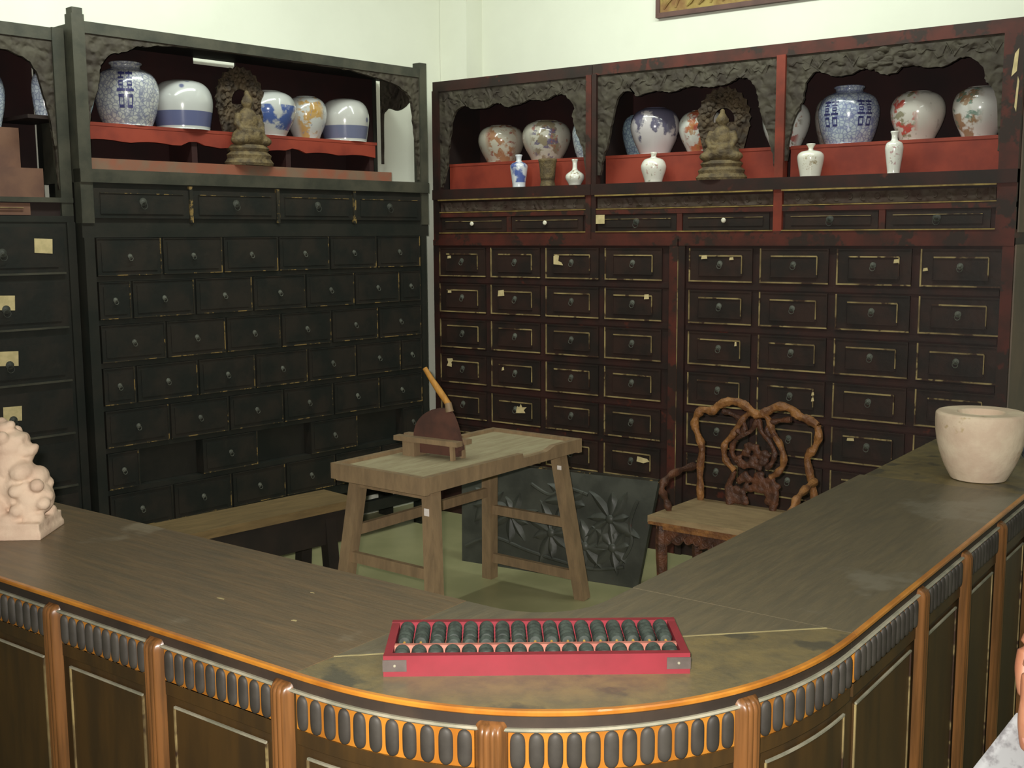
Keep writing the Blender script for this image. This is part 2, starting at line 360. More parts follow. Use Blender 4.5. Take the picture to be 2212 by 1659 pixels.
# ------------------------------------------------------------------ drawers and cabinets
def drawer_mesh(w, h, kind):
    """front of a drawer: x 0..w, z 0..h, its face looks to -y"""
    b = MB(); b.m = 0; b.box(0, w, -0.006, 0.05, 0, h)
    e = 0.0065
    if kind == 'red':                                   # outer bead at the left and foot, raised inner panel with bead above and right
        ix, iz = 0.05, 0.032
        b.box(ix, w - ix, -0.010, -0.005, iz * 0.9, h - iz)
        b.m = 1
        b.box(0, w, -0.010, -0.005, 0, e); b.box(0, e, -0.010, -0.005, e, h)
        b.box(ix + 0.006, w - ix - 0.006, -0.014, -0.009, h - iz - 0.0065, h - iz); b.box(w - ix - 0.0045, w - ix, -0.014, -0.009, iz * 1.3, h - iz - 0.006)
        b.bar((w - ix - 0.007, -0.0115, h - iz - 0.0015), (w - ix - 0.002, -0.0115, h - iz - 0.007), 0.004, 0.005)
        b.m = 0
        b.box(w - e, w, -0.009, -0.005, e, h); b.box(e, w - e, -0.009, -0.005, h - e, h)
        b.box(ix, ix + 0.004, -0.013, -0.009, iz, h - iz - 0.006); b.box(ix, w - ix - 0.005, -0.013, -0.009, iz * 0.9, iz * 0.9 + 0.004)
    elif kind == 'black':
        b.box(0.02, w - 0.02, -0.009, -0.005, 0.02, h - 0.02)
        b.m = 1; b.box(0, w, -0.009, -0.005, 0, 0.004); b.box(w - 0.004, w, -0.009, -0.005, 0.004, h)
        b.m = 0; b.box(0, 0.004, -0.009, -0.005, 0.004, h); b.box(0.004, w - 0.004, -0.009, -0.005, h - 0.004, h)
    elif kind == 'wide':
        b.box(0.03, w - 0.03, -0.010, -0.005, 0.018, h - 0.018)
        b.m = 1; b.box(0.03, w - 0.03, -0.013, -0.009, h - 0.021, h - 0.018)
    elif kind == 'label':
        b.m = 1; b.box(0, w, -0.012, -0.004, 0, 0.008); b.m = 0; b.box(0.03, w - 0.03, -0.010, -0.005, 0.03, h - 0.03)
    return b
def pull_mesh(r=0.012):
    b = MB(); b.lathe([(r * 1.3, 0), (r * 1.25, -0.002), (r * 0.7, -0.003), (r * 0.4, -0.006), (r * 0.45, -0.010), (r * 0.1, -0.012)], 14, axis='y')
    b.torus((0, -0.010, -r * 1.15), r * 1.05, 0.0016, 14, 5)
    return b
PULL = pull_mesh(0.011).mesh('ring_pull', M['metal'], True); PULL_A = pull_mesh(0.0085).mesh('ring_pull', M['metal'], True); PULL_DK = pull_mesh(0.014).mesh('ring_pull', M['metal_dk'], True)
KNOB = MB().lathe([(0.004, 0), (0.005, -0.006), (0.011, -0.010), (0.012, -0.015), (0.008, -0.020), (0.001, -0.021)], 14, axis='y').mesh('knob', M['white_knob'], True)
def scrap(pts, parent, y=-0.0145, mat='paper', name='paper_scrap'):
    return MB().prism_xz(pts, y, y + 0.001).build(name, M[mat], parent)

A_ANG = R(90 - 5.987); A_ORG = (-0.2293, -2.187, 0.0)

# --- left cabinet: six columns of drawers, every second row shifted by half a drawer
cabA = thing('apothecary_cabinet', 'tall black-green drawer cabinet with staggered drawers along the left wall', 'cabinet', A_ORG, A_ANG)
LA, DA = 1.955, 0.36
MB().box(0.0, LA, 0.055, DA, 0.27, 1.60).build('carcass', M['black'], cabA)
for r in range(8):
    z = 1.517 + 0.0815 - 0.1855 * r
    z0_, z1_ = (0.27, z + 0.02) if r == 7 else (z, min(z + 0.0225, 1.60))
    if z1_ - z0_ > 0.004: MB().box(0.046, LA - 0.036, 0.0, 0.055, z0_, z1_).build('rail', M['black'], cabA)
for x in (0.0, LA - 0.06):
    for y in (0.0, DA - 0.06): MB().box(x, x + 0.06, y, y + 0.06, 0.0, 0.27).build('leg', M['black'], cabA)
MB().box(0.06, LA - 0.06, 0.008, 0.05, 0.135, 0.19).build('stretcher', M['black'], cabA)
MB().box(0.06, LA - 0.06, DA - 0.05, DA - 0.008, 0.135, 0.19).build('stretcher', M['black'], cabA)
MB().box(0.0, 0.045, -0.014, 0.055, 0.27, 1.60).build('post', M['black'], cabA)
MB().box(LA - 0.035, LA, -0.014, 0.055, 0.27, 1.60).build('post', M['black'], cabA)
pA = 0.3115; x0 = 0.05
dw = drawer_mesh(pA - 0.012, 0.160, 'black').mesh('drawer', [M['black_dr'], M['black_edge']])
dh = drawer_mesh(pA / 2 - 0.012, 0.160, 'black').mesh('drawer', [M['black_dr'], M['black_edge']])
for r in range(7):
    zc = 1.517 - 0.1855 * r
    cells = [(x0 + pA * i, dw, pA) for i in range(6)] if r % 2 == 0 else [(x0, dh, pA / 2)] + [(x0 + pA * (i + 0.5), dw, pA) for i in range(5)] + [(x0 + pA * 5.5, dh, pA / 2)]
    for i, (x, me, w) in enumerate(cells):
        pull = True
        if r == 5 and i in (1, 3, 5): continue              # these drawers are missing
        if i < len(cells) - 1: MB().box(x + w - 0.0055, x + w + 0.0055, 0.002, 0.055, zc - 0.081, zc + 0.0815).build('divider', M['black'], cabA)
        d = link('drawer', me, cabA, (x + 0.006, 0.0, zc - 0.08))
        if pull: link('ring_pull', PULL_A, d, ((w - 0.012) / 2, -0.009, 0.082))
# --- shelf unit standing on it
shA = thing('display_shelf', 'dark open display shelf with arched front on the left staggered-drawer cabinet', 'shelf', A_ORG, A_ANG)
SA = 1.985
MB().box(0, SA, 0.0, DA, 1.60, 1.66).build('base_rail', M['black'], shA)
MB().box(0.03, SA - 0.03, 0.008, DA - 0.02, 1.66, 1.83).build('carcass', M['black'], shA)
def spandrel(inner, xl, xr, zt, y0, y1, wob=0.006, k=5, seed=1):
    rnd = random.Random(seed); P = catmull([(x, 0, z) for x, z in inner], k); n = len(P)
    ins = []; outs = []
    zmin_top = None
    for i, p in enumerate(P):
        dx = dz = 0
        if 0 < i < n - 1: dx, dz = (rnd.random() - 0.5) * wob, (rnd.random() - 0.5) * wob
        ins.append((p.x + dx, p.z + dz))
    # outer partner: corner-aware walk down the left side, across the top, down the right side
    L = [0.0]
    for a, c in zip(ins[:-1], ins[1:]): L.append(L[-1] + math.dist(a, c))
    iL = max(range(n), key=lambda i: ins[i][1] - ins[i][0] * 0.9); iR = max(range(n), key=lambda i: ins[i][1] + ins[i][0] * 0.9)
    for i, (x, z) in enumerate(ins):
        if i < iL: outs.append((xl, min(z, zt)))
        elif i == iL: outs.append((xl, zt))
        elif i < iR:  outs.append((xl + (xr - xl) * (L[i] - L[iL]) / (L[iR] - L[iL]), zt))
        elif i == iR: outs.append((xr, zt))
        else: outs.append((xr, min(z, zt)))
    b = MB(); vs = []
    for (x, z), (X, Z) in zip(ins, outs): vs += [(x, y0, z), (X, y0, Z), (X, y1, Z), (x, y1, z)]
    fs = []
    for i in range(n - 1):
        a = i * 4; c = a + 4
        fs += [(a, a + 1, c + 1, c), (a + 3, c + 3, c + 2, a + 2), (a, c, c + 3, a + 3), (a + 1, a + 2, c + 2, c + 1)]
    fs += [(0, 3, 2, 1), ((n - 1) * 4, (n - 1) * 4 + 1, (n - 1) * 4 + 2, (n - 1) * 4 + 3)]
    b.add(vs, fs); return b
wA = (SA - 0.06 - 0.03) / 4
dA4 = drawer_mesh(wA - 0.02, 0.125, 'wide').mesh('drawer', [M['black_dr'], M['black_edge']])
for i in range(4):
    d = link('drawer', dA4, shA, (0.045 + wA * i + 0.01, 0.004, 1.682)); link('ring_pull', PULL_DK, d, ((wA - 0.02) / 2, -0.010, 0.07))
for i in range(3): MB().box(0.045 + wA * (i + 1) - 0.008, 0.045 + wA * (i + 1) + 0.008, -0.008, 0.012, 1.665, 1.825).build('mullion', M['black_edge'], shA)
MB().box(0.0, SA, -0.012, DA, 1.83, 1.885).build('shelf_board', M['grey_rail'], shA)
MB().box(0.0, 0.055, -0.006, 0.05, 1.66, 2.51).build('post', M['grey_rail'], shA)
MB().box(0.005, 0.05, -0.004, 0.046, 2.51, 2.535).build('finial', M['grey_rail'], shA)
MB().box(SA - 0.05, SA, -0.004, 0.05, 1.66, 2.515).build('post', M['grey_rail'], shA)
MB().box(0.0, 0.05, DA - 0.05, DA, 1.885, 2.47).build('post', M['black'], shA)
MB().box(SA - 0.085, SA - 0.06, DA - 0.02, DA, 1.885, 2.47).build('post', M['black'], shA)
MB().box(0.055, SA - 0.05, 0.0, 0.035, 2.438, 2.485).build('top_rail', M['grey_rail'], shA)
MB().box(0.01, SA - 0.01, 0.035, DA, 2.455, 2.475).build('top_board', M['black'], shA)
MB().box(0.0, 0.02, 0.05, DA - 0.05, 1.885, 2.47).build('side_panel', M['grey_rail'], shA)
b = MB(); b.box(0.05, 0.78, DA - 0.015, DA, 1.885, 2.47); b.box(0.78, 1.02, DA - 0.015, DA, 1.885, 2.425); b.box(1.02, SA - 0.085, DA - 0.015, DA, 1.885, 2.47)
b.build('back_panel', M['inside'], shA)
inA = [(0.062, 2.05), (0.075, 2.14), (0.10, 2.20), (0.115, 2.26), (0.126, 2.316), (0.17, 2.362), (0.234, 2.381), (0.30, 2.411), (0.36, 2.418), (0.479, 2.434), (0.75, 2.436), (1.021, 2.434), (1.30, 2.434), (1.473, 2.430), (1.60, 2.415), (1.688, 2.405), (1.78, 2.385), (1.864, 2.342), (1.890, 2.283), (1.905, 2.15), (1.925, 2.0), (1.93, 1.90)]
spandrel(inA, 0.05, SA - 0.045, 2.445, 0.006, 0.024, seed=3).build('carved_spandrel', M['carved'], shA)
# far end: an open side with a carved bracket along its top
b = MB(); P = [(0.05, 2.0), (0.052, 2.2), (0.06, 2.29), (0.085, 2.325), (0.12, 2.318), (0.17, 2.292), (0.22, 2.285), (0.28, 2.30), (0.315, 2.285), (0.332, 2.25), (0.338, 2.0)]
sp = spandrel([(x, z) for x, z in P], 0.045, 0.345, 2.455, 0.0, 0.016, wob=0.003, seed=5)
sp.v = [(SA - 0.012 - y, x, z) for x, y, z in sp.v]; sp.build('carved_side_bracket', M['carved'], shA)
MB().box(0.02, 1.77, 0.05, DA - 0.02, 1.885, 1.935).build('shelf_step', M['tanred'], shA)
b = MB(); ap = [(0.06, 2.075)]; n = 40
low = [(0.06 + 1.66 * i / n, 2.012 + 0.010 * abs(math.sin(i * 0.55)) + (0.014 if i in (13, 14, 27, 28) else 0)) for i in range(n + 1)]
b.prism_xz([(0.06, 2.09)] + low + [(1.72, 2.09)], 0.12, 0.135); b.build('riser_apron', M['red'], shA)
MB().box(0.06, 1.73, 0.118, DA - 0.02, 2.078, 2.092).build('riser_board', M['red'], shA)
for x in (0.06, 0.62, 1.15, 1.69): MB().box(x, x + 0.03, 0.135, DA - 0.03, 1.935, 2.078).build('riser_leg', M['inside'], shA)

# --- cabinet beyond it at the left edge of the picture, set back
A2_ORG = Vector(A_ORG) + Matrix.Rotation(A_ANG, 3, 'Z') @ Vector((-1.16, 0.05, 0))
cab2 = thing('apothecary_cabinet', 'black drawer cabinet with pasted paper labels at the left picture edge', 'cabinet', A2_ORG, A_ANG)
L2 = 1.150
MB().box(0, L2, 0, 0.335, 0.0, 1.665).build('carcass', M['black'], cab2)
MB().box(L2 - 0.035, L2, -0.012, 0, 0, 1.665).build('post', M['black'], cab2); MB().box(0, 0.035, -0.012, 0, 0, 1.665).build('post', M['black'], cab2)
d2 = drawer_mesh(0.52, 0.195, 'label').mesh('drawer', [M['black_dr'], M['grey_rail']])
for r in range(6):
    for ci in range(2):
        d = link('drawer', d2, cab2, (0.04 + 0.54 * ci, 0.0, 1.45 - 0.226 * r)); link('ring_pull', PULL_DK, d, (0.26, -0.010, 0.09))
        if ci == 1:
            lx = 0.39 if r == 0 else 0.22
            scrap([(lx, 0.09), (lx + 0.075, 0.085), (lx + 0.078, 0.145), (lx + 0.002, 0.148)], d, -0.012, name='paper_label')
sh2 = thing('display_shelf', 'dark display shelf with dull stepped stand at the left picture edge', 'shelf', A2_ORG, A_ANG)
MB().box(0, L2, -0.004, 0.335, 1.665, 1.69).build('base_rail', M['black'], sh2)
MB().box(0.03, L2 - 0.03, 0.012, 0.30, 1.69, 1.745).build('carcass', M['inside_dk'], sh2)
for i in range(2): link('drawer', drawer_mesh(0.50, 0.048, 'wide').mesh('drawer', [M['pinkstep'], M['gold_edge']]), sh2, (0.05 + 0.42 * i - (0.1 if i == 0 else 0.0), 0.008, 1.693))
MB().box(0, L2, -0.008, 0.335, 1.745, 1.765).build('shelf_board', M['grey_rail'], sh2)
for x in (0, L2 - 0.05): MB().box(x, x + 0.05, -0.004, 0.046, 1.69, 2.452).build('post', M['grey_rail'], sh2)
MB().box(0.05, L2 - 0.05, 0, 0.035, 2.40, 2.45).build('top_rail', M['grey_rail'], sh2)
MB().box(0, L2, 0.035, 0.335, 2.43, 2.448).build('top_board', M['black'], sh2)
MB().box(0, L2 + 0.009, 0.322, 0.335, 1.765, 2.43).build('back_panel', M['inside'], sh2)
for x in (0,): MB().box(x, x + 0.015, 0.046, 0.322, 1.765, 2.43).build('side_panel', M['inside_dk'], sh2)
spandrel([(0.06, 1.80), (0.07, 2.1), (0.1, 2.25), (0.16, 2.32), (0.3, 2.35), (0.55, 2.36), (0.85, 2.35), (0.98, 2.32), (1.03, 2.27), (1.055, 2.18), (1.085, 2.05), (1.098, 1.80)], 0.045, L2 - 0.045, 2.41, 0.006, 0.022, seed=9).build('carved_spandrel', M['carved'], sh2)
MB().box(0.03, 1.055, 0.05, 0.32, 1.765, 1.885).build('shelf_step', M['pinkstep'], sh2)
MB().box(0.03, 0.995, 0.12, 0.32, 1.885, 2.05).build('shelf_step', M['pinkstep'], sh2)
MB().box(0.995, L2 - 0.003, 0.03, 0.32, 2.085, 2.10).build('shelf_step', M['inside_dk'], sh2)

# --- two drawer cabinets against the back wall
DB = 0.42
def cab_back(xa, xb, first, label):
    t = thing('apothecary_cabinet', label, 'cabinet', (xa, 0, 0))
    w = xb - xa
    MB().box(0, w, 0, DB, 0.0, 1.577).build('carcass', M['brown'], t)
    MB().box(0, 0.035, -0.016, 0, 0, 1.577).build('post', M['brown'], t); MB().box(w - 0.045, w, -0.016, 0, 0, 1.577).build('post', M['red_post'], t)
    me = drawer_mesh(0.330, 0.160, 'red').mesh('drawer', [M['brown_dr'], M['gold_edge']])
    D = {}
    for r in range(6):
        for ci in range(4):
            d = link('drawer', me, t, (first - xa + 0.3675 * ci, -0.002, 1.372 - 0.2015 * r)); D[r, ci] = d
            link('ring_pull', PULL, d, (0.165, -0.010, 0.088))
    for r in range(5): MB().box(0.04, w - 0.05, -0.006, 0, 1.372 - 0.2015 * r - 0.034, 1.372 - 0.2015 * r - 0.008).build('rail', M['brown'], t)
    MB().box(0.0, w, -0.018, 0, 1.545, 1.577).build('top_rail', M['red_post'], t)
    return t, D
cB1, D1 = cab_back(-0.155, 1.404, -0.118, 'dark red-brown drawer cabinet nearest the room corner, left of the pair')
cB2, D2 = cab_back(1.409, 2.940, 1.464, 'dark red-brown drawer cabinet behind the carved chair, right of the pair')
MB().box(1.5312, 1.537, 0.0, DB, 0.03, 1.55).build('side_panel', M['sidegrey'], cB2)
MB().box(-0.0045, -0.0005, -0.017, 0.0, 0.2, 1.54).build('worn_edge', M['gold_edge'], cB2)
def sq(x, z, w, h, j=0.0): return [(x, z), (x + w, z + j), (x + w - j, z + h), (x + j, z + h - j)]
scrap(sq(0.065, 0.100, 0.026, 0.016, 0.002), D1[0, 0]); scrap([(0.055, 0.075), (0.115, 0.07), (0.105, 0.085), (0.085, 0.092), (0.09, 0.12), (0.072, 0.125), (0.055, 0.118)], D1[0, 2])
scrap(sq(0.065, 0.108, 0.026, 0.014, 0.001), D1[1, 0]); scrap(sq(0.052, 0.098, 0.045, 0.036, 0.004), D1[1, 1]); scrap(sq(0.235, 0.108, 0.028, 0.026, 0.002), D1[1, 3])
scrap([(0.05, 0.095), (0.085, 0.09), (0.088, 0.108), (0.082, 0.112), (0.096, 0.128), (0.092, 0.14), (0.052, 0.136), (0.062, 0.115)], D1[3, 0]); scrap(sq(0.075, 0.092, 0.018, 0.022, 0.004), D1[3, 1])
scrap([(0.17, 0.065), (0.235, 0.07), (0.225, 0.085), (0.245, 0.105), (0.215, 0.10), (0.205, 0.118), (0.195, 0.10), (0.18, 0.104)], D1[4, 1])
scrap([(0.20, 0.085), (0.24, 0.08), (0.275, 0.092), (0.262, 0.104), (0.205, 0.112)], D1[5, 3])
scrap(sq(0.068, 0.108, 0.032, 0.020, 0.003), D2[0, 0]); scrap(sq(0.215, 0.105, 0.022, 0.014, 0.002), D2[0, 0]); scrap(sq(0.255, 0.098, 0.024, 0.018, 0.002), D2[0, 2])
scrap(sq(0.012, 0.065, 0.022, 0.016, 0.003), D2[0, 3], -0.012); scrap(sq(0.27, 0.095, 0.014, 0.018, 0.003), D2[3, 1]); scrap(sq(0.27, 0.068, 0.014, 0.020, 0.003), D2[3, 1]); scrap(sq(0.075, 0.105, 0.034, 0.014, 0.002), D2[4, 2])
scrap(sq(0.25, 0.10, 0.012, 0.022, 0.002), D2[2, 0])

# --- display shelves on the back cabinets: one bay, and two bays
SCROLL = []
for q in (0, 1):
    fb = MB(); fb.tube([(math.cos(a) * r_, 0, math.sin(a) * r_) for a, r_ in [((0.3 if q else 3.4) + 0.62 * i, 0.004 + 0.0016 * i) for i in range(9)]], 0.0032, 6); SCROLL.append(fb.mesh('frieze_scroll', M['carved_r'], True))
def shelf_back(xa, xb, posts, bays, label, seed, knobs=()):
    """posts: (x0, x1, material); bays: (x0, x1, inner polyline)"""
    t = thing('display_shelf', label, 'shelf', (0, 0, 0))
    MB().box(xa, xb, -0.012, DB, 1.577, 1.612).build('base_rail', M['red_post'], t)
    MB().box(xa, xb, 0.006, DB, 1.612, 1.80).build('carcass', M['brown'], t)
    MB().box(xa, xb, -0.008, 0.006, 1.702, 1.724).build('rail', M['red_post'], t)
    MB().box(xa, xb, -0.020, DB, 1.80, 1.855).build('shelf_board', M['brown'], t)
    MB().box(xa, xb, -0.004, 0.036, 2.395, 2.45).build('top_rail', M['red_post'] if seed > 1 else M['brown'], t)
    MB().box(xa + 0.005, xb - 0.005, 0.036, DB, 2.425, 2.448).build('top_board', M['brown'], t)
    MB().box(xa, xb, DB - 0.015, DB, 1.855, 2.43).build('back_panel', M['inside'], t)
    for x0_, x1_, m in posts:
        MB().box(x0_, x1_, -0.012, 0.03, 1.612, 2.40).build('post', M[m], t)
    for i, (u, v, inner) in enumerate(bays):
        MB().box(u, v, -0.010, 0.008, 1.726, 1.731).build('gilt_line', M['gilt_line'], t)
        MB().box(u, v, -0.024, -0.018, 1.793, 1.800).build('gilt_line', M['gilt_line'], t)
        MB().box(u, v, -0.016, -0.008, 1.612, 1.617).build('gilt_line', M['gilt_line'], t)
        MB().box(u + 0.005, v - 0.005, -0.003, 0.008, 1.733, 1.783).build('carved_frieze', M['carved_r'], t)
        nn = 14                                           # scroll relief along the frieze
        for q in range(nn): link('frieze_scroll', SCROLL[q % 2], t, (u + 0.07 + (v - u - 0.14) * q / (nn - 1), -0.003, 1.758))
        spandrel(inner, u - 0.004, v + 0.004, 2.40, 0.004, 0.022, seed=seed + i, wob=0.007).build('carved_spandrel', M['carved'], t)
        w = (v - u - 0.03) / 2
        dm = drawer_mesh(w - 0.02, 0.078, 'wide').mesh('drawer', [M['brown_dr'], M['gold_edge']])
        for k in range(2):
            d = link('drawer', dm, t, (u + 0.012 + k * (w + 0.016), 0.004, 1.619))
            if (i, k) in knobs: link('knob', KNOB, d, ((w - 0.02) / 2, -0.010, 0.045))
            else: link('ring_pull', PULL_DK, d, ((w - 0.02) / 2, -0.010, 0.045))
        MB().box(u + 0.012 + w - 0.016, u + 0.012 + w + 0.012, -0.006, 0.008, 1.617, 1.702).build('mullion', M['red_post'], t)
        MB().box(u - 0.01, v + 0.01, 0.10, 0.115, 1.855, 1.99).build('riser_front', M['red'], t)
        MB().box(u - 0.01, v + 0.01, 0.097, DB - 0.015, 1.988, 2.002).build('riser_board', M['red'], t)
    return t
in1 = [(-0.105, 1.87), (-0.075, 1.95), (-0.05, 2.1), (-0.014, 2.258), (0.059, 2.308), (0.12, 2.285), (0.22, 2.287), (0.27, 2.305), (0.314, 2.300), (0.35, 2.282), (0.437, 2.289), (0.50, 2.308), (0.557, 2.300), (0.62, 2.303), (0.674, 2.322), (0.735, 2.310), (0.786, 2.25), (0.775, 2.205), (0.80, 2.12), (0.84, 2.02), (0.862, 1.90)]
in2 = [(0.945, 1.90), (0.962, 1.98), (0.99, 2.06), (1.015, 2.16), (1.037, 2.257), (1.077, 2.303), (1.13, 2.299), (1.16, 2.278), (1.24, 2.292), (1.299, 2.288), (1.36, 2.282), (1.42, 2.298), (1.498, 2.294), (1.56, 2.288), (1.64, 2.298), (1.70, 2.318), (1.75, 2.306), (1.782, 2.265), (1.80, 2.20), (1.807, 2.16), (1.84, 2.08), (1.87, 1.98), (1.885, 1.90)]
in3 = [(1.945, 1.93), (1.958, 2.05), (1.985, 2.13), (2.015, 2.20), (2.026, 2.266), (2.068, 2.313), (2.121, 2.300), (2.16, 2.285), (2.236, 2.290), (2.29, 2.308), (2.33, 2.298), (2.368, 2.276), (2.417, 2.276), (2.46, 2.302), (2.52, 2.296), (2.571, 2.285), (2.64, 2.292), (2.69, 2.316), (2.74, 2.308), (2.785, 2.262), (2.792, 2.215), (2.82, 2.18), (2.845, 2.10), (2.852, 1.93)]
sB1 = shelf_back(-0.155, 0.900, [(-0.155, -0.112, 'brown'), (0.868, 0.900, 'red_post')], [(-0.112, 0.868, in1)], 'single-bay carved display shelf nearest the room corner on the back cabinets', 1, knobs=((0, 0), (0, 1)))
sB2 = shelf_back(0.903, 2.938, [(0.903, 0.930, 'brown'), (1.892, 1.934, 'red_mid'), (2.862, 2.938, 'red_post')], [(0.930, 1.892, in2), (1.934, 2.862, in3)], 'two-bay carved display shelf with red posts on the right of the back wall', 11, knobs=((0, 1),))
MB().box(2.9385, 2.944, 0.03, DB, 1.60, 2.44).build('side_panel', M['sidegrey'], sB2)
MB().box(-0.155, -0.140, 0.03, DB - 0.015, 1.855, 2.42).build('side_panel', M['inside_dk'], sB1)
MB().box(0.885, 0.899, 0.03, DB - 0.015, 1.855, 2.42).build('side_panel', M['inside_dk'], sB1)
MB().box(-0.02 + 0.955, 0.955 + 0.032, -0.0185, -0.0175, 1.655, 1.70).build('paper_scrap', M['paper'], sB2)
MB().prism_xz([(2.895, 2.22), (2.905, 2.31), (2.92, 2.33), (2.915, 2.24)], -0.0135, -0.012).build('paint_chip', M['paper'], sB2)
MB().prism_xz([(2.912, 2.10), (2.92, 2.22), (2.926, 2.2), (2.92, 2.08)], -0.0135, -0.012).build('paint_chip', M['paper'], sB2)
b = MB(); rr = random.Random(4)
for i in range(22): b.ball((2.39 + (rr.random() - 0.5) * 0.22, 0.004, 2.345 + (rr.random() - 0.5) * 0.075), 0.014 + rr.random() * 0.02, 0.009, 0.008 + rr.random() * 0.012, 8, 6)
b.build('carved_medallion', M['carved'], sB2, True)
for (u, v, zz, nb) in ((-0.09, 0.85, 2.345, 26), (0.96, 1.87, 2.345, 26), (1.95, 2.26, 2.35, 10), (2.52, 2.85, 2.35, 10)):
    b = MB()
    for i in range(nb):
        x = u + (v - u) * (i + 0.5) / nb; b.tube([(x - 0.02, 0.006, zz + 0.016 * math.sin(i * 1.7)), (x - 0.004, 0.004, zz + 0.026 * math.sin(i * 2.6)), (x + 0.018, 0.006, zz + 0.02 * math.cos(i * 1.3))], [0.004, 0.007, 0.004], 6)
    b.build('carved_leaf_relief', M['carved'], sB1 if u < 0.5 else sB2, True)

# ------------------------------------------------------------------ porcelain on the shelves
def ginger(r, h, n=40):
    """round shouldered jar with a small sunken mouth"""
    P = [(0.30, 0.0), (0.60, 0.0), (0.62, 0.02), (0.70, 0.12), (0.86, 0.30), (0.97, 0.48), (1.0, 0.62), (0.96, 0.76), (0.84, 0.88), (0.66, 0.955), (0.50, 0.985), (0.47, 1.0), (0.43, 1.0), (0.42, 0.97), (0.3, 0.93), (0.001, 0.92)]
    Q = catmull([(a * r, 0, z * h) for a, z in P], 3)
    b = MB(); b.lathe([(max(q.x, 0.0005), q.z) for q in Q], n, cap=True); return b
def barrel(r, h, n=40):
    P = [(0.4, 0.0), (0.86, 0.0), (0.88, 0.03), (0.94, 0.25), (1.0, 0.5), (0.98, 0.68), (0.88, 0.84), (0.70, 0.95), (0.52, 0.99), (0.46, 1.0), (0.42, 0.97), (0.3, 0.95), (0.001, 0.95)]
    Q = catmull([(a * r, 0, z * h) for a, z in P], 3)
    b = MB(); b.lathe([(max(q.x, 0.0005), q.z) for q in Q], n); return b
def necked(r, h, n=40):
    P = [(0.4, 0.0), (0.74, 0.0), (0.76, 0.02), (0.90, 0.22), (1.0, 0.5), (0.97, 0.66), (0.84, 0.80), (0.60, 0.875), (0.47, 0.90), (0.45, 0.945), (0.50, 0.965), (0.50, 0.99), (0.44, 1.0), (0.38, 0.97), (0.36, 0.9), (0.001, 0.88)]
    Q = catmull([(a * r, 0, z * h) for a, z in P], 3)
    b = MB(); b.lathe([(max(q.x, 0.0005), q.z) for q in Q], n); return b
TOCAM = lambda x, y: math.atan2(CAM.y - y, CAM.x - x)
def jar(shape, loc, r, h, mat, label, name='ginger_jar', cat='jar', group='porcelain jars on the shelves'):
    o = shape(r, h).build(name, mat, None, 'all'); o.location = loc; tag(o, label, cat, group); return o
def apt(s, back, z): 
    v = Matrix.Rotation(A_ANG, 3, 'Z') @ Vector((s, back, 0)); return (A_ORG[0] + v.x, A_ORG[1] + v.y, z)
XI = [(0, 0.90, 1, 0.97), (0.42, 0.78, 0.58, 1.0), (0.12, 0.78, 0.88, 0.83), (0.2, 0.60, 0.32, 0.72), (0.68, 0.60, 0.80, 0.72), (0.2, 0.68, 0.8, 0.73), (0.2, 0.58, 0.8, 0.63),
      (0.0, 0.44, 1, 0.51), (0.26, 0.44, 0.36, 0.56), (0.64, 0.44, 0.74, 0.56), (0.15, 0.0, 0.28, 0.36), (0.72, 0.0, 0.85, 0.36), (0.15, 0.28, 0.85, 0.36), (0.15, 0.0, 0.85, 0.08)]
def glyph(jarobj, prof_r, ang, z0, hgt, wid, mat):
    """double-happiness mark wrapped on the jar"""
    b = MB()
    for half in (0, 1):
        for (x0_, z0_, x1_, z1_) in XI:
            U0 = (half * 0.53 + x0_ * 0.47 - 0.5) * wid; U1 = (half * 0.53 + x1_ * 0.47 - 0.5) * wid; vs = []; n = 4; m = 3
            for j in range(m + 1):
                zz = z0 + hgt * (z0_ + (z1_ - z0_) * j / m); rr_ = prof_r(zz) + 0.0012
                for i in range(n + 1):
                    a = ang + (U0 + (U1 - U0) * i / n) / prof_r(z0 + hgt / 2); vs.append((rr_ * math.cos(a), rr_ * math.sin(a), zz))
            b.add(vs, [(j * (n + 1) + i, j * (n + 1) + i + 1, (j + 1) * (n + 1) + i + 1, (j + 1) * (n + 1) + i) for j in range(m) for i in range(n)])
    return b.build('painted_mark', mat, jarobj)
def prof_of(shape, r, h):
    vs = shape(r, h).v[::40]; P = [(math.hypot(x, y), z) for x, y, z in vs]
    def f(z):
        best = r
        for (a, z0), (c, z1) in zip(P[:-1], P[1:]):
            if z0 <= z <= z1 and z1 > z0: best = a + (c - a) * (z - z0) / (z1 - z0); break
        return best
    return f
M['ink'] = mottled('cobalt_ink', (62, 62, 112), (48, 50, 92), 40, 0.3)
pl = lambda nm, kind, **k: porcelain(nm, kind, **k)
ZA = 2.092
p = apt(0.355, 0.22, ZA); j = jar(necked, p, 0.140, 0.280, pl('scroll_blue_a', 'scroll', seed=1, h=0.28), 'tall blue-white jar with neck and dark double-happiness mark on the left shelf')
glyph(j, prof_of(necked, 0.140, 0.280), TOCAM(p[0], p[1]) - 0.03, 0.070, 0.160, 0.070, M['ink'])
p = apt(0.635, 0.22, ZA); jar(barrel, p, 0.138, 0.225, pl('band_blue', 'band', seed=2, h=0.225), 'squat white jar with wide blue band below, beside the gilt figure on the left shelf')
p = apt(1.115, 0.22, ZA); jar(ginger, p, 0.136, 0.220, pl('landscape_blue', 'landscape', ink=(36, 70, 140), seed=3, h=0.22), 'round jar with bright blue landscape just right of the left gilt figure')
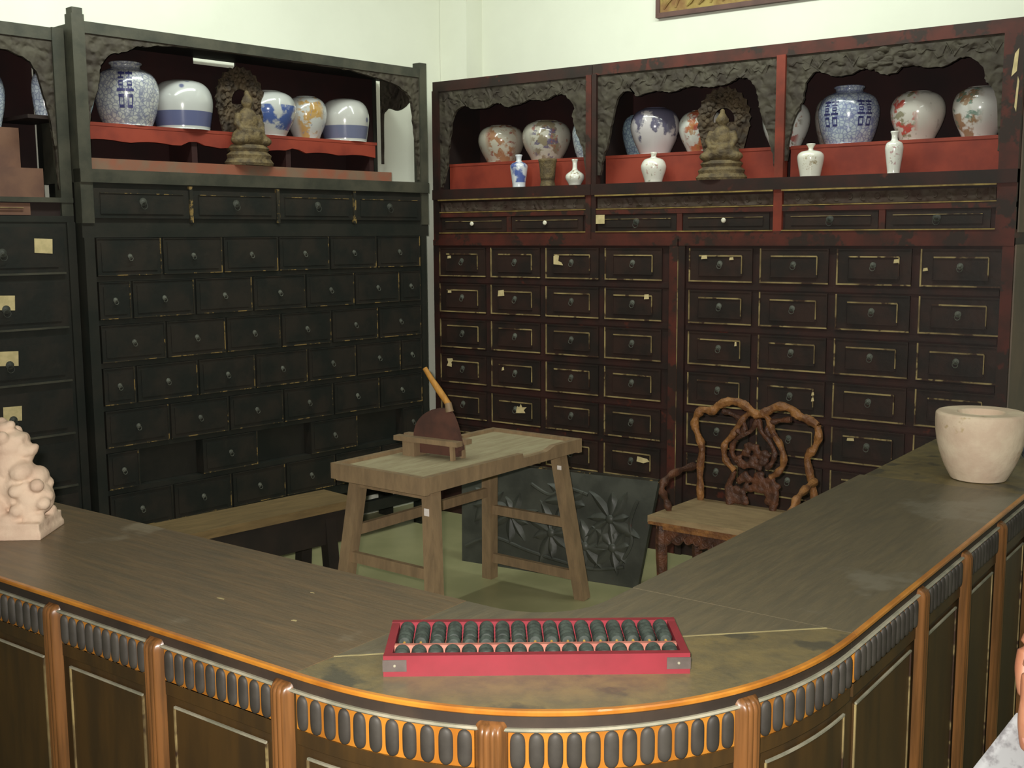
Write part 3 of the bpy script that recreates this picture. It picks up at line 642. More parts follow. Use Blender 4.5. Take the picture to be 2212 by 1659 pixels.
p = apt(1.355, 0.23, ZA); jar(ginger, p, 0.106, 0.215, pl('ochre_sprig', 'floral', ink=((176, 138, 70), (170, 130, 62), (120, 128, 150)), seed=8, h=0.215, ang=TOCAM(p[0], p[1]) + 0.25), 'slimmer pale jar with an ochre patch on the left shelf')
p = apt(1.60, 0.22, ZA); jar(barrel, p, 0.128, 0.220, pl('band_dots', 'band', base=(186, 186, 180), ink=(78, 84, 120), seed=6, h=0.22), 'grey-white jar with dark dots, rightmost on the left shelf')
p = apt(0.115, 0.24, ZA); jar(ginger, p, 0.088, 0.21, pl('pale_blue_sliver', 'scroll', base=(170, 200, 200), seed=5, h=0.21), 'pale bluish jar half hidden behind the carved corner of the left shelf')
def apt2(s, back, z): return apt(s - 1.16, back + 0.05, z)
jar(necked, apt2(1.094, 0.085, 2.10), 0.048, 0.200, pl('pale_blue_slim', 'scroll', base=(196, 204, 214), seed=9, h=0.215), 'slim pale blue jar on the leftmost shelf, right of the dull step')
jar(ginger, apt2(0.915, 0.18, 2.05), 0.055, 0.22, pl('pale_blue_edge', 'scroll', base=(190, 200, 206), seed=10, h=0.22), 'pale blue jar cut by the left picture edge')
ZB = 2.002; YB = 0.235
def fl(i, a, b_, c, seed, base=(200, 202, 196), h=0.21, ang=0.0): return porcelain('floral_%d' % i, 'floral', base=base, ink=(a, b_, c), seed=seed, h=h, ang=ang)
def bj(x, shape, r, h, mat, label, y=YB): return jar(shape, (x, y, ZB), r, h, mat, label)
cA = lambda x, d=0.0: TOCAM(x, YB) + d
bj(0.145, ginger, 0.131, 0.208, fl(1, (150, 104, 70), (136, 62, 54), (150, 120, 90), 1, (178, 172, 156), ang=cA(0.145)), 'jar with brown and rust blossoms, leftmost on the back-wall shelves')
bj(0.455, ginger, 0.134, 0.215, fl(2, (128, 116, 92), (90, 80, 110), (150, 90, 70), 2.3, (184, 180, 166), ang=cA(0.455)), 'jar with grey-brown flowers behind the gilt cylinder')
bj(0.755, necked, 0.110, 0.235, pl('scroll_blue_b', 'scroll', base=(190, 204, 206), seed=4, h=0.235), 'blue scrollwork jar partly behind the bracket above the small long-necked bottle')
bj(0.985, ginger, 0.075, 0.215, pl('blue_sliver_b', 'scroll', base=(160, 186, 194), seed=7, h=0.215), 'blue jar half hidden behind the left bracket of the middle bay', y=0.30)
bj(0.985 + 0.165, ginger, 0.125, 0.232, pl('shoulder_blue', 'shoulder', base=(196, 190, 190), ink=(60, 58, 92), seed=3.3, h=0.232), 'white jar with dark blue shoulder above the white vase of the middle bay', y=0.20)
bj(1.400, ginger, 0.118, 0.205, fl(4, (178, 92, 40), (150, 70, 60), (168, 120, 70), 5.2, (206, 208, 200), ang=cA(1.40, -0.2)), 'jar with bright orange blossom left of the right gilt figure')
bj(1.840, ginger, 0.112, 0.215, fl(5, (150, 74, 66), (110, 100, 80), (150, 110, 90), 7.1, ang=cA(1.84)), 'floral jar between the right gilt figure and the red post')
bj(2.030, ginger, 0.070, 0.225, fl(6, (120, 70, 66), (80, 78, 74), (120, 100, 90), 3.7, (150, 146, 140), ang=cA(2.03)), 'slim dark floral jar just right of the red post', y=0.30)
j = bj(2.150, necked, 0.136, 0.262, pl('scroll_blue_big', 'scroll', base=(182, 192, 200), ink=(58, 64, 140), seed=6.2, h=0.262), 'big blue-white necked jar with two dark double-happiness marks on the right shelf', y=0.215)
pf = prof_of(necked, 0.136, 0.262)
for da in (0.55, -0.62): glyph(j, pf, TOCAM(2.15, 0.215) + da, 0.075, 0.115, 0.075, M['ink'])
bj(2.455, ginger, 0.117, 0.215, fl(7, (186, 54, 40), (128, 122, 92), (176, 170, 160), 4.4, (206, 202, 192), ang=cA(2.455, -0.75)), 'white jar with a red flower at its left, second from the right end')
bj(2.718, ginger, 0.112, 0.215, fl(8, (140, 104, 70), (96, 126, 112), (190, 186, 176), 8.8, (204, 202, 196), ang=cA(2.718, -0.65)), 'white jar with brown and green sprays, rightmost on the shelves')
# small pieces standing on the ledge
ZL = 1.855
def small(prof, loc, mat, label, name='porcelain_vase', cat='vase', k=4):
    Q = catmull([(r, 0, z) for r, z in prof], k)
    o = MB().lathe([(max(q.x, 0.0005), q.z) for q in Q], 28).build(name, mat, None, 'all'); o.location = loc
    return tag(o, label, cat, 'small vases on the shelf ledge')
YL = 0.035; G = lambda x: TOCAM(x, YL)
small([(0.02, 0), (0.034, 0), (0.036, 0.02), (0.046, 0.09), (0.047, 0.115), (0.036, 0.128), (0.016, 0.138), (0.015, 0.155), (0.020, 0.170), (0.014, 0.172), (0.012, 0.15), (0.001, 0.14)], (0.412, YL, ZL),
      porcelain('cobalt_small', 'landscape', base=(214, 218, 222), ink=(40, 70, 150), seed=2, h=0.2), 'small blue and white shouldered vase on the corner ledge')
small([(0.03, 0), (0.040, 0), (0.040, 0.01), (0.036, 0.03), (0.040, 0.07), (0.046, 0.12), (0.050, 0.135), (0.044, 0.135), (0.036, 0.03), (0.001, 0.028)], (0.600, YL, ZL), M['gilt'], 'tarnished gilt cylinder cup between two small vases', 'brush_pot', 'pot')
small([(0.02, 0), (0.030, 0), (0.036, 0.012), (0.049, 0.035), (0.046, 0.055), (0.028, 0.070), (0.014, 0.082), (0.0125, 0.115), (0.017, 0.130), (0.012, 0.131), (0.009, 0.09), (0.001, 0.08)], (0.772, YL, ZL),
      porcelain('white_small_a', 'sprig', base=(228, 228, 216), ink=((130, 100, 60), (150, 120, 80)), seed=3, h=0.13, ang=G(0.772)), 'small white long-necked bottle beside the bay post')
small([(0.03, 0), (0.042, 0), (0.046, 0.015), (0.062, 0.065), (0.060, 0.090), (0.045, 0.112), (0.016, 0.122), (0.013, 0.133), (0.018, 0.145), (0.012, 0.146), (0.010, 0.125), (0.001, 0.12)], (1.237, YL, ZL),
      porcelain('white_small_b', 'sprig', base=(230, 228, 216), ink=((170, 96, 90), (110, 120, 90)), seed=5, h=0.14, ang=G(1.237)), 'small white globular vase with pink flowers on the middle ledge')
small([(0.03, 0), (0.044, 0), (0.047, 0.012), (0.059, 0.075), (0.057, 0.098), (0.042, 0.112), (0.013, 0.119), (0.012, 0.130), (0.019, 0.141), (0.019, 0.147), (0.002, 0.149)], (2.046, YL, ZL),
      porcelain('white_small_c', 'sprig', base=(230, 228, 214), ink=((150, 128, 70), (150, 130, 90)), seed=9, h=0.14, ang=G(2.046)), 'small white lidded-looking jar with an ochre sprig on the right ledge')
small([(0.018, 0), (0.026, 0), (0.027, 0.015), (0.037, 0.09), (0.038, 0.115), (0.031, 0.132), (0.015, 0.142), (0.013, 0.162), (0.018, 0.178), (0.013, 0.179), (0.011, 0.15), (0.001, 0.14)], (2.422, YL, ZL),
      porcelain('white_small_d', 'sprig', base=(230, 230, 220), ink=((176, 110, 120), (150, 120, 120)), seed=12, h=0.18, ang=G(2.422)), 'slender small white vase with pink sprays on the right ledge')

# gilt seated figures before flame halos
def figure(loc, rz, s, label):
    t = thing('gilt_statuette', label, 'statue', loc, rz)
    b = MB(); b.lathe([(0.115, 0), (0.12, 0.012), (0.105, 0.03), (0.11, 0.045), (0.09, 0.06), (0.1, 0.075), (0.085, 0.09)], 24, sy=0.62); b.v = [(x * s, y * s, z * s) for x, y, z in b.v]; b.build('lotus_base', M['gilt'], t, True)
    b = MB()
    b.ball((0, -0.005, 0.125), 0.085, 0.055, 0.045, 16, 10); b.ball((0, 0.005, 0.185), 0.050, 0.038, 0.070, 16, 10); b.ball((0, 0.0, 0.275), 0.026, 0.026, 0.034, 14, 10); b.ball((0, 0.004, 0.312), 0.013, 0.013, 0.016, 10, 8)
    b.tube([(0, 0, 0.235), (0, 0, 0.26)], [0.018, 0.015], 10)
    for q in (-1, 1):
        b.tube([(q * 0.046, 0.004, 0.222), (q * 0.062, -0.006, 0.18), (q * 0.046, -0.035, 0.148), (q * 0.012, -0.052, 0.145)], [0.018, 0.017, 0.014, 0.011], 10)
        b.ball((q * 0.06, -0.02, 0.108), 0.042, 0.036, 0.024, 12, 8); b.ball((q * 0.028, 0.0, 0.272), 0.005, 0.007, 0.012, 8, 6)
    b.ball((0, -0.026, 0.272), 0.004, 0.006, 0.007, 8, 6)
    b.v = [(x * s, y * s, z * s) for x, y, z in b.v]
    mod_mesh('seated_body', b, 0.005 * s, [M['gilt']], t, 2)
    b = MB(); out = []; inn = []                       # flame halo: an openwork arch plate
    for i in range(29):
        a = math.pi * (-0.12 + 1.24 * i / 28); rr_ = 0.118 + 0.010 * abs(math.sin(i * 1.57)); zc = 0.285
        out.append((math.cos(a) * rr_, zc + math.sin(a) * rr_ * 1.18)); inn.append((math.cos(a) * 0.050, zc - 0.005 + math.sin(a) * 0.055))
    vs = []; n = 29
    for (x, z), (u, w) in zip(out, inn): vs += [(x, 0.045, z), (u, 0.045, w), (u, 0.060, w), (x, 0.060, z)]
    fs = []
    for i in range(n - 1): fs += [(i * 4 + k, i * 4 + (k + 1) % 4, i * 4 + 4 + (k + 1) % 4, i * 4 + 4 + k) for k in range(4)]
    fs += [(0, 1, 2, 3), ((n - 1) * 4 + 3, (n - 1) * 4 + 2, (n - 1) * 4 + 1, (n - 1) * 4)]
    b.add(vs, fs)
    b.prism_xz([(-0.075, 0.06), (0.075, 0.06), (0.118, 0.24), (0.05, 0.27), (-0.05, 0.27), (-0.118, 0.24)], 0.046, 0.058)
    for i in range(24):
        a = math.pi * (-0.08 + 1.16 * i / 23); b.ball((math.cos(a) * (0.075 + 0.016 * (i % 2)), 0.044, 0.285 + math.sin(a) * (0.09 + 0.02 * (i % 2))), 0.014, 0.008, 0.014, 8, 6)
    b.v = [(x * s, y * s, z * s) for x, y, z in b.v]; b.build('flame_halo', M['gilt_dk'], t, True)
    return t
figure(apt(0.90, 0.085, 1.935), A_ANG, 1.08, 'dark gilt seated figure with flame halo on the left shelf between two jars')
figure((1.600, 0.045, 1.855), R(18), 1.02, 'dark gilt seated figure with flame halo in the middle bay of the back shelves')

# gilded board hanging high on the back wall
t = thing('framed_board', 'gilded carved board in a thin dark frame high on the back wall', 'picture', (0, 0, 0))
MB().box(1.035, 2.80, 0.445, 0.462, 2.75, 3.10).build('carved_board', M['gold_art'], t)
for q in ((1.012, 2.823, 2.728, 2.752), (1.012, 2.823, 3.098, 3.122), (1.012, 1.036, 2.752, 3.098), (2.799, 2.823, 2.752, 3.098)): MB().box(q[0], q[1], 0.438, 0.469, q[2], q[3]).build('frame_bar', M['frame_dk'], t)
b = MB()
for i in range(26):
    x = 1.06 + 0.067 * i; b.tube([(x, 0.444, 2.77), (x + 0.02, 0.440, 2.80 + 0.02 * math.sin(i * 1.9)), (x + 0.055, 0.443, 2.825)], [0.006, 0.012, 0.006], 7)
b.build('carved_relief', M['gold_art'], t, True)

# ------------------------------------------------------------------ the shop counter in three lengths
ZC = 0.87
YF, YBK, XI_, XO = -3.70, -3.233, 2.885, 3.358
XJ, YJ = 2.655, -2.965                                   # where the curved corner begins and ends
CX, CY, RX, RY = XJ, YJ, XO - XJ, YJ - YF
def arc(a0, a1, n, off=0.0):
    out = []
    for i in range(n + 1):
        a = R(a0 + (a1 - a0) * i / n); e = 2 / 2.25
        c, s_ = math.cos(a), math.sin(a); x = math.copysign(abs(c) ** e, c) * (RX + off); y = math.copysign(abs(s_) ** e, s_) * (RY + off); out.append((CX + x, CY + y))
    return out
def resample(path, ds):
    P = [Vector(p) for p in path]; L = [0.0]
    for a, c in zip(P[:-1], P[1:]): L.append(L[-1] + (c - a).length)
    n = max(1, round(L[-1] / ds)); out = []; k = 0
    for i in range(n + 1):
        s_ = L[-1] * i / n
        while k < len(P) - 2 and L[k + 1] < s_: k += 1
        out.append(tuple(P[k].lerp(P[k + 1], (s_ - L[k]) / max(L[k + 1] - L[k], 1e-9))))
    return out
def point_at(path, s_):
    P = [Vector(p) for p in path]; acc = 0.0
    for a, c in zip(P[:-1], P[1:]):
        d = (c - a).length
        if s_ <= acc + d + 1e-9: q = a.lerp(c, (s_ - acc) / d); return q, (c - a).normalized()
        acc += d
    return P[-1], (P[-1] - P[-2]).normalized()
def plen(path): return sum(math.dist(a, c) for a, c in zip(path[:-1], path[1:]))
def sub(path, s0, s1, n=24):
    return [tuple(point_at(path, s0 + (s1 - s0) * i / n)[0]) for i in range(n + 1)]
def reed_mesh():
    b = MB(); vs = []; nx, nz = 12, 18; hw, hh, d = 0.0122, 0.0308, 0.0075
    for jz in range(nz + 1):
        v = -math.cos(math.pi * jz / nz); w = (1 - abs(v) ** 5.0) ** 0.5 if abs(v) < 1 else 0.0
        for ix in range(nx + 1):
            a = math.pi * ix / nx; vs.append((-math.cos(a) * hw * max(w, 0.02), -math.sin(a) * d * max(w, 0.02) ** 0.7, v * hh))
    m = nx + 1
    b.add(vs, [(jz * m + ix, jz * m + ix + 1, (jz + 1) * m + ix + 1, (jz + 1) * m + ix) for jz in range(nz) for ix in range(nx)])
    return b.mesh('reed', M['flute'], 'all')
REED = reed_mesh()
def frieze(path, parent, nf):
    """dark round-ended reeds standing on an orange ground"""
    Lp = plen(path)
    MB().sweep(path, [(-0.012, 0.768), (0.0, 0.768), (0.0, 0.834), (-0.012, 0.834)]).build('frieze_ground', M['orange'], parent)
    for f in range(nf):
        q, t = point_at(path, Lp * (f + 0.5) / nf)
        link('reed', REED, parent, (q.x, q.y, 0.801), (0, 0, math.atan2(t.y, t.x)))
def pilaster(q, t, parent, w=0.052, zt=0.848, h=0.020):
    o = Vector((t.y, -t.x)); n = 30; b = MB(); vs = []; rows = [0.0] + [0.80 + (zt - 0.80) * k / 8 for k in range(9)]
    for zz in rows:
        kk = max(0.0, (zz - (zt - 0.02)) / 0.02); sc_ = math.sqrt(max(0.0, 1 - kk * kk * 0.97))
        for i in range(n + 1):
            u = i / n * 2 - 1; prof = (1 - abs(u) ** 3.5) * h * sc_ + 0.0022 * abs(math.sin(u * math.pi * 2.5)) * sc_
            p_ = q + t * (u * w / 2 * (0.75 + 0.25 * sc_)) + o * (prof - 0.004); vs.append((p_.x, p_.y, zz))
    m = n + 1
    fs = [(j * m + i, j * m + i + 1, (j + 1) * m + i + 1, (j + 1) * m + i) for j in range(len(rows) - 1) for i in range(n)]
    fs += [tuple(range((len(rows) - 1) * m, len(rows) * m)), tuple(range(m))[::-1]] + [(j * m, (j + 1) * m, (j + 1) * m + n, j * m + n) for j in range(len(rows) - 1)]
    b.add(vs, fs); b.build('pilaster', M['pilaster'], parent, True)
def counter_front(t, path, face, pil, ends):
    """path: top edge line seen from outside going left to right; face: line of the frieze"""
    MB().sweep(path, [(-0.0075, 0.862), (0.000, 0.861), (0.002, 0.863), (0.002, 0.868), (0.0, 0.8703), (-0.0075, 0.8706)]).build('edge_moulding', M['orange'], t, True)
    MB().sweep(face, [(-0.008, 0.838), (-0.002, 0.838), (-0.002, 0.8615), (-0.008, 0.8615)]).build('fascia_board', M['fascia'], t)
    MB().sweep(face, [(-0.012, 0.833), (0.003, 0.833), (0.006, 0.836), (0.003, 0.839), (-0.012, 0.839)]).build('bead_moulding', M['bead_light'], t, True)
    MB().sweep(face, [(-0.03, 0.0), (-0.008, 0.0), (-0.008, 0.835), (-0.03, 0.835)]).build('front_board', M['front'], t)
    stops = [ends[0]] + [s_ for c in pil for s_ in (c - 0.027, c + 0.027)] + [ends[1]]
    for c in pil:
        q, tt = point_at(face, c); pilaster(q, tt, t)
    for a, c in zip(stops[0::2], stops[1::2]):
        if c - a < 0.08: continue
        seg = sub(face, a, c)
        frieze(seg, t, max(3, round((c - a) / 0.0298)))
        MB().sweep(seg, [(-0.01, 0.742), (0.0, 0.742), (0.0, 0.770), (-0.01, 0.770)]).build('lower_rail', M['front'], t)
        ins = sub(face, a + 0.022, c - 0.022)
        MB().sweep(ins, [(-0.01, 0.05), (-0.003, 0.05), (-0.003, 0.720), (-0.01, 0.720)]).build('panel', M['front'], t)
        MB().sweep(ins, [(-0.004, 0.7195), (0.0005, 0.7195), (0.0005, 0.7235), (-0.004, 0.7235)]).build('panel_bead', M['bead_light'], t)
        for s_ in (a + 0.022, c - 0.022):
            q, tt = point_at(face, s_); o = Vector((tt.y, -tt.x)); MB().bar((q.x + o.x * -0.002, q.y + o.y * -0.002, 0.05), (q.x - o.x * 0.002, q.y - o.y * 0.002, 0.7195), 0.0035, 0.004).build('panel_bead', M['gold_edge'], t)

tl = thing('shop_counter', 'left straight length of the dark wooden counter, under the stone lion', 'counter', (0, 0, 0))
b = MB(); b.box(0.55, XJ - 0.001, YF + 0.007, YBK, 0.862, ZC); b.build('counter_top', M['top_l'], tl)
pth = [(0.55, YF), (XJ - 0.001, YF)]; fc = [(0.55, YF + 0.006), (XJ - 0.001, YF + 0.006)]
counter_front(tl, pth, fc, [c - 0.55 for c in (0.887, 1.233, 1.579, 1.925, 2.268, 2.622)], (0.0, XJ - 0.55))
MB().box(0.55, XJ - 0.001, YBK - 0.06, YBK - 0.03, 0.0, 0.846).build('back_board', M['fascia'], tl)
MB().box(0.55, XJ - 0.002, YF + 0.05, YBK - 0.002, 0.846, 0.862).build('underframe', M['top_l'], tl)

tr = thing('shop_counter', 'right straight length of the dark wooden counter, under the marble mortar', 'counter', (0, 0, 0))
MB().box(XI_, XO - 0.007, YJ + 0.001, -1.60, 0.862, ZC).build('counter_top', M['top_r'], tr)
MB().box(XI_ + 0.012, XO - 0.007, -1.598, -0.62, 0.862, ZC - 0.001).build('counter_top', M['top_c'], tr)
for x, y, w, h in ((2.23, -3.515, 0.020, 0.006), (2.455, -3.52, 0.012, 0.007), (2.36, -3.38, 0.010, 0.004)): MB().prism_xy([(x, y), (x + w, y + 0.002), (x + w * 0.8, y + h), (x + w * 0.1, y + h * 0.8)], ZC, ZC + 0.0006).build('paint_fleck', M['seam'], tl)
pth = [(XO, YJ + 0.001), (XO, -0.62)]; fc = [(XO - 0.006, YJ + 0.001), (XO - 0.006, -0.62)]
counter_front(tr, pth, fc, [y - YJ for y in (-2.548, -2.205, -1.865, -1.52, -1.17, -0.82)], (0.012, -0.62 - YJ))
MB().box(XI_ + 0.03, XI_ + 0.06, YJ, -0.62, 0.0, 0.846).build('back_board', M['fascia'], tr)
MB().box(XI_ + 0.002, XO - 0.05, YJ + 0.002, -1.601, 0.846, 0.862).build('underframe', M['top_r'], tr)
MB().box(XI_ + 0.014, XO - 0.05, -1.599, -0.622, 0.846, 0.862).build('underframe', M['top_c'], tr)

tc = thing('shop_counter', 'curved corner length of the dark wooden counter, under the red abacus', 'counter', (0, 0, 0))
outer = arc(-90, 0, 40, -0.007)
chord0, chord1 = (XJ + 0.001, YF + 0.095), (XO - 0.055, YJ - 0.001)
lens = [(XJ + 0.001, YF + 0.007)] + outer[1:-1] + [(XO - 0.007, YJ - 0.001)]
nrm = (Vector(chord1) - Vector(chord0)).normalized(); off = Vector((nrm.y, -nrm.x)) * 0.0025
MB().prism_xy(lens + [tuple(Vector(chord1) + off), tuple(Vector(chord0) + off)], 0.862, ZC).build('corner_board', M['top_c'], tc)
inr = [(XI_ - 0.0, YJ - 0.001)] + [(XI_ - 0.19 + 0.19 * math.cos(R(a)), YBK + 0.19 - 0.19 + (0.19 - 0.19 * math.sin(R(-a))) - 0.0) for a in ()]
ic = (XI_ - 0.16, YBK + 0.16)
inner = [(XI_, YJ - 0.001), (XI_, ic[1])] + [(ic[0] + 0.16 * math.cos(R(a)), ic[1] + 0.16 * math.sin(R(a))) for a in range(-15, -90, -15)] + [(ic[0], YBK), (XJ + 0.001, YBK)]
MB().prism_xy([tuple(Vector(chord0) - off), tuple(Vector(chord1) - off)] + inner, 0.862, ZC - 0.0005).build('corner_board', M['top_r'], tc)
MB().prism_xy([tuple(Vector(chord0) - off), tuple(Vector(chord0) + off), tuple(Vector(chord1) + off), tuple(Vector(chord1) - off)], 0.862, ZC + 0.0003).build('seam_strip', M['seam'], tc)
MB().prism_xy([(XJ + 0.002, YF + 0.05)] + arc(-88, -2, 30, -0.05) + [(XO - 0.05, YJ - 0.002)] + [(x - 0.002, y - 0.002) for x, y in inner[:-1]] + [(XJ + 0.002, YBK - 0.002)], 0.846, 0.862).build('underframe', M['top_r'], tc)
ap_ = arc(-90, 0, 48, 0.0); af_ = arc(-90, 0, 48, -0.006); Lf = plen(af_)
def s_of(ang):
    best = min(range(len(af_)), key=lambda i: abs(math.degrees(math.atan2(af_[i][1] - (-2.97), af_[i][0] - 2.63)) - ang)); return plen(af_[:best + 1]) if best else 0.0
counter_front(tc, ap_, af_, [s_of(-59.3), s_of(-25.6)], (0.0, Lf - 0.004))
ib = [(XJ, YBK - 0.03), (ic[0], YBK - 0.03)] + [(ic[0] + 0.13 * math.cos(R(a)), ic[1] + 0.13 * math.sin(R(a)) * 1.0 - 0.0) for a in range(-90, 1, 15)] + [(XI_ + 0.03 - 0.06, YJ)]
MB().sweep([(XJ, YBK - 0.045), (ic[0] - 0.02, YBK - 0.045), (XI_ + 0.03, ic[1] - 0.02), (XI_ + 0.045, YJ)], [(-0.012, 0.0), (0.012, 0.0), (0.012, 0.846), (-0.012, 0.846)]).build('back_board', M['fascia'], tc)

# ------------------------------------------------------------------ abacus on the corner
ab = thing('abacus', 'red wooden abacus with dark beads lying on the curved counter corner', 'abacus', (2.790, -3.622, ZC), math.atan2(0.31, 0.409))
AL, AW, AH = 0.513, 0.178, 0.036
MB().box(0, AL, 0, 0.014, 0, AH).build('front_rail', M['ab_red'], ab); MB().box(0, AL, AW - 0.014, AW, 0, AH).build('rear_rail', M['ab_red'], ab)
for x in (0.0005, AL - 0.0145): MB().box(x, x + 0.014, 0.014, AW - 0.014, 0, AH - 0.0005).build('end_rail', M['ab_red'], ab)
MB().box(0.0145, AL - 0.0145, 0.0535, 0.0635, 0.010, AH - 0.002).build('beam', M['ab_in'], ab)
MB().box(0.0145, AL - 0.0145, 0.014, AW - 0.014, 0.001, 0.004).build('base_board', M['ab_in'], ab)
bead = MB().lathe([(0.004, -0.0079), (0.0092, -0.0074), (0.0130, -0.001), (0.0130, 0.001), (0.0092, 0.0074), (0.004, 0.0079)], 16, axis='y').mesh('bead', M['bead'], True)
rod = MB().lathe([(0.0025, 0.013), (0.0025, AW - 0.013)], 8, axis='y').mesh('rod', M['rod'])
NR = 17
for i in range(NR):
    x = 0.0145 + (AL - 0.029) * (i + 0.5) / NR
    link('rod', rod, ab, (x, 0, 0.0275))
    for k in range(5): link('bead', bead, ab, (x, AW - 0.014 - 0.0084 - 0.0160 * k - (0.010 if (k == 4 and i in (2, 3, 4, 5, 6, 7)) else 0), 0.0275))
    for k in range(2): link('bead', bead, ab, (x, 0.014 + 0.0093 + 0.0176 * k, 0.0275))
for x in (-0.001, AL - 0.039):
    MB().box(x, x + 0.040, -0.0012, 0.0, 0.009, 0.029).build('corner_plate', M['plate'], ab)
    MB().lathe([(0.0026, 0), (0.002, -0.0014), (0.0003, -0.0018)], 10, c=(x + 0.02, -0.0012, 0.019), axis='y').build('rivet', M['bead_light'], ab, True)

# ------------------------------------------------------------------ work table and herb cutter
tb = thing('work_table', 'plain wooden work table with raised rim and splayed legs inside the counter', 'table', (0.868, -1.862, 0), R(-1.5))
TW, TL, TH = 0.50, 1.02, 0.715
for i in range(3):
    w = (TW - 0.05) / 3; MB().box(0.025 + w * i + 0.0006, 0.025 + w * (i + 1) - 0.0006, 0.025, TL - 0.025, TH - 0.035, TH - 0.014).build('plank', M['table_top'], tb)
MB().box(0, 0.028, 0, TL, TH - 0.062, TH).build('rim_board', M['table'], tb)
MB().box(0.028, TW - 0.0, 0, 0.026, TH - 0.066, TH).build('rim_board', M['table'], tb)
MB().box(0.028, TW, TL - 0.026, TL, TH - 0.060, TH).build('rim_board', M['table'], tb)
b = MB(); b.prism_xz([(0.026, TH - 0.062), (TL - 0.026, TH - 0.055), (TL - 0.026, TH), (TL - 0.2, TH), (TL - 0.26, TH - 0.018), (TL - 0.42, TH - 0.02), (TL - 0.425, TH), (0.026, TH)], 0, -0.028)
b.v = [(TW + y, x, z) for x, y, z in b.v]; b.build('rim_board', M['table'], tb)
legs = {}
for i, (x, y) in enumerate(((0.06, 0.10), (TW - 0.06, 0.10), (TW - 0.06, TL - 0.10), (0.06, TL - 0.10))):
    fx, fy = x + (0.082 if x > 0.2 else -0.066), y + (0.075 if y > 0.5 else -0.075)
    lg = MB().bar((fx, fy, 0.0), (x, y, TH - 0.04), 0.052, 0.052).build('leg', M['table'], tb); legs[i] = ((fx, fy), (x, y), lg)
def legpt(i, z):
    (fx, fy), (x, y), _ = legs[i]; k = z / (TH - 0.04); return (fx + (x - fx) * k, fy + (y - fy) * k, z)
for a, c, z in ((0, 1, 0.33), (3, 2, 0.345), (3, 2, 0.105), (0, 3, 0.43)):
    MB().bar(legpt(a, z), legpt(c, z), 0.022, 0.042).build('stretcher', M['table'], tb)
MB().box(0.06, TW - 0.06, 0.07, 0.09, TH - 0.10, TH - 0.036).build('apron', M['table'], tb)
for i, z, s_ in ((1, 0.57, 0.011),):
    q = legpt(i, z); MB().box(q[0] - 0.012, q[0] + 0.012, q[1] - 0.030, q[1] - 0.0275, z - 0.014, z + 0.014).build('sticker', M['sticker'], tb)

q = legpt(2, 0.60); MB().box(q[0] + 0.005, q[0] + 0.025, q[1] - 0.030, q[1] - 0.0265, 0.592, 0.610).build('sticker', M['sticker'], tb)
hc = thing('herb_cutter', 'herb cutter with rusty fan blade and honey wood handle on the table', 'tool', (0.905, -1.49, TH - 0.014), R(3))
MB().box(0.045, 0.105, -0.045, 0.045, 0.0, 0.062).build('block_foot', M['table'], hc)
MB().bar((0.292, -0.03, 0.0), (0.288, -0.03, 0.066), 0.016, 0.016).build('peg_leg', M['table'], hc)
MB().bar((0.292, 0.04, 0.0), (0.288, 0.04, 0.066), 0.016, 0.016).build('peg_leg', M['table'], hc)
MB().box(0.0, 0.325, -0.048, -0.008, 0.060, 0.080).build('bed_rail', M['table'], hc)
MB().box(0.0, 0.325, 0.020, 0.055, 0.060, 0.080).build('bed_rail', M['table'], hc)
MB().box(0.06, 0.30, -0.006, 0.018, 0.012, 0.055).build('lower_jaw', M['blade'], hc)
bl = catmull([(0.075, 0, 0.058), (0.072, 0, 0.09), (0.088, 0, 0.135), (0.125, 0, 0.172), (0.175, 0, 0.197), (0.225, 0, 0.205), (0.258, 0, 0.195), (0.285, 0, 0.15), (0.305, 0, 0.09), (0.318, 0, 0.042)], 3)
b = MB(); b.prism_xz([(q.x, q.z) for q in bl] + [(0.30, 0.035), (0.20, 0.050)], -0.004, 0.015); b.build('blade', M['blade'], hc)
MB().tube([(0.252, 0.006, 0.192), (0.244, 0.006, 0.228)], [0.017, 0.014], 12).build('ferrule', M['table'], hc, True)
MB().tube([(0.246, 0.006, 0.222), (0.20, 0.006, 0.275), (0.165, 0.006, 0.315), (0.128, 0.006, 0.362)], [0.013, 0.014, 0.012, 0.010], 12).build('handle', M['handle'], hc, True)

# ------------------------------------------------------------------ bench
bn = thing('long_bench', 'low long wooden bench in front of the left drawer cabinet', 'bench', (0.16, -2.62, 0), R(-8.2))
MB().box(0.0, 0.262, 0.0, 1.24, 0.415, 0.45).build('seat_plank', M['bench'], bn)
for y in (0.14, 1.10):
    for x, q in ((0.05, -1), (0.212, 1)): MB().bar((x + q * 0.04, y, 0), (x, y, 0.415), 0.05, 0.055).build('leg', M['bench_dk'], bn)
MB().box(0.215, 0.24, 0.05, 1.19, 0.27, 0.415).build('apron', M['bench_dk'], bn); MB().box(0.022, 0.045, 0.05, 1.19, 0.27, 0.415).build('apron', M['bench_dk'], bn)
MB().box(0.21, 0.24, 0.16, 1.08, 0.10, 0.14).build('stretcher', M['bench_dk'], bn)

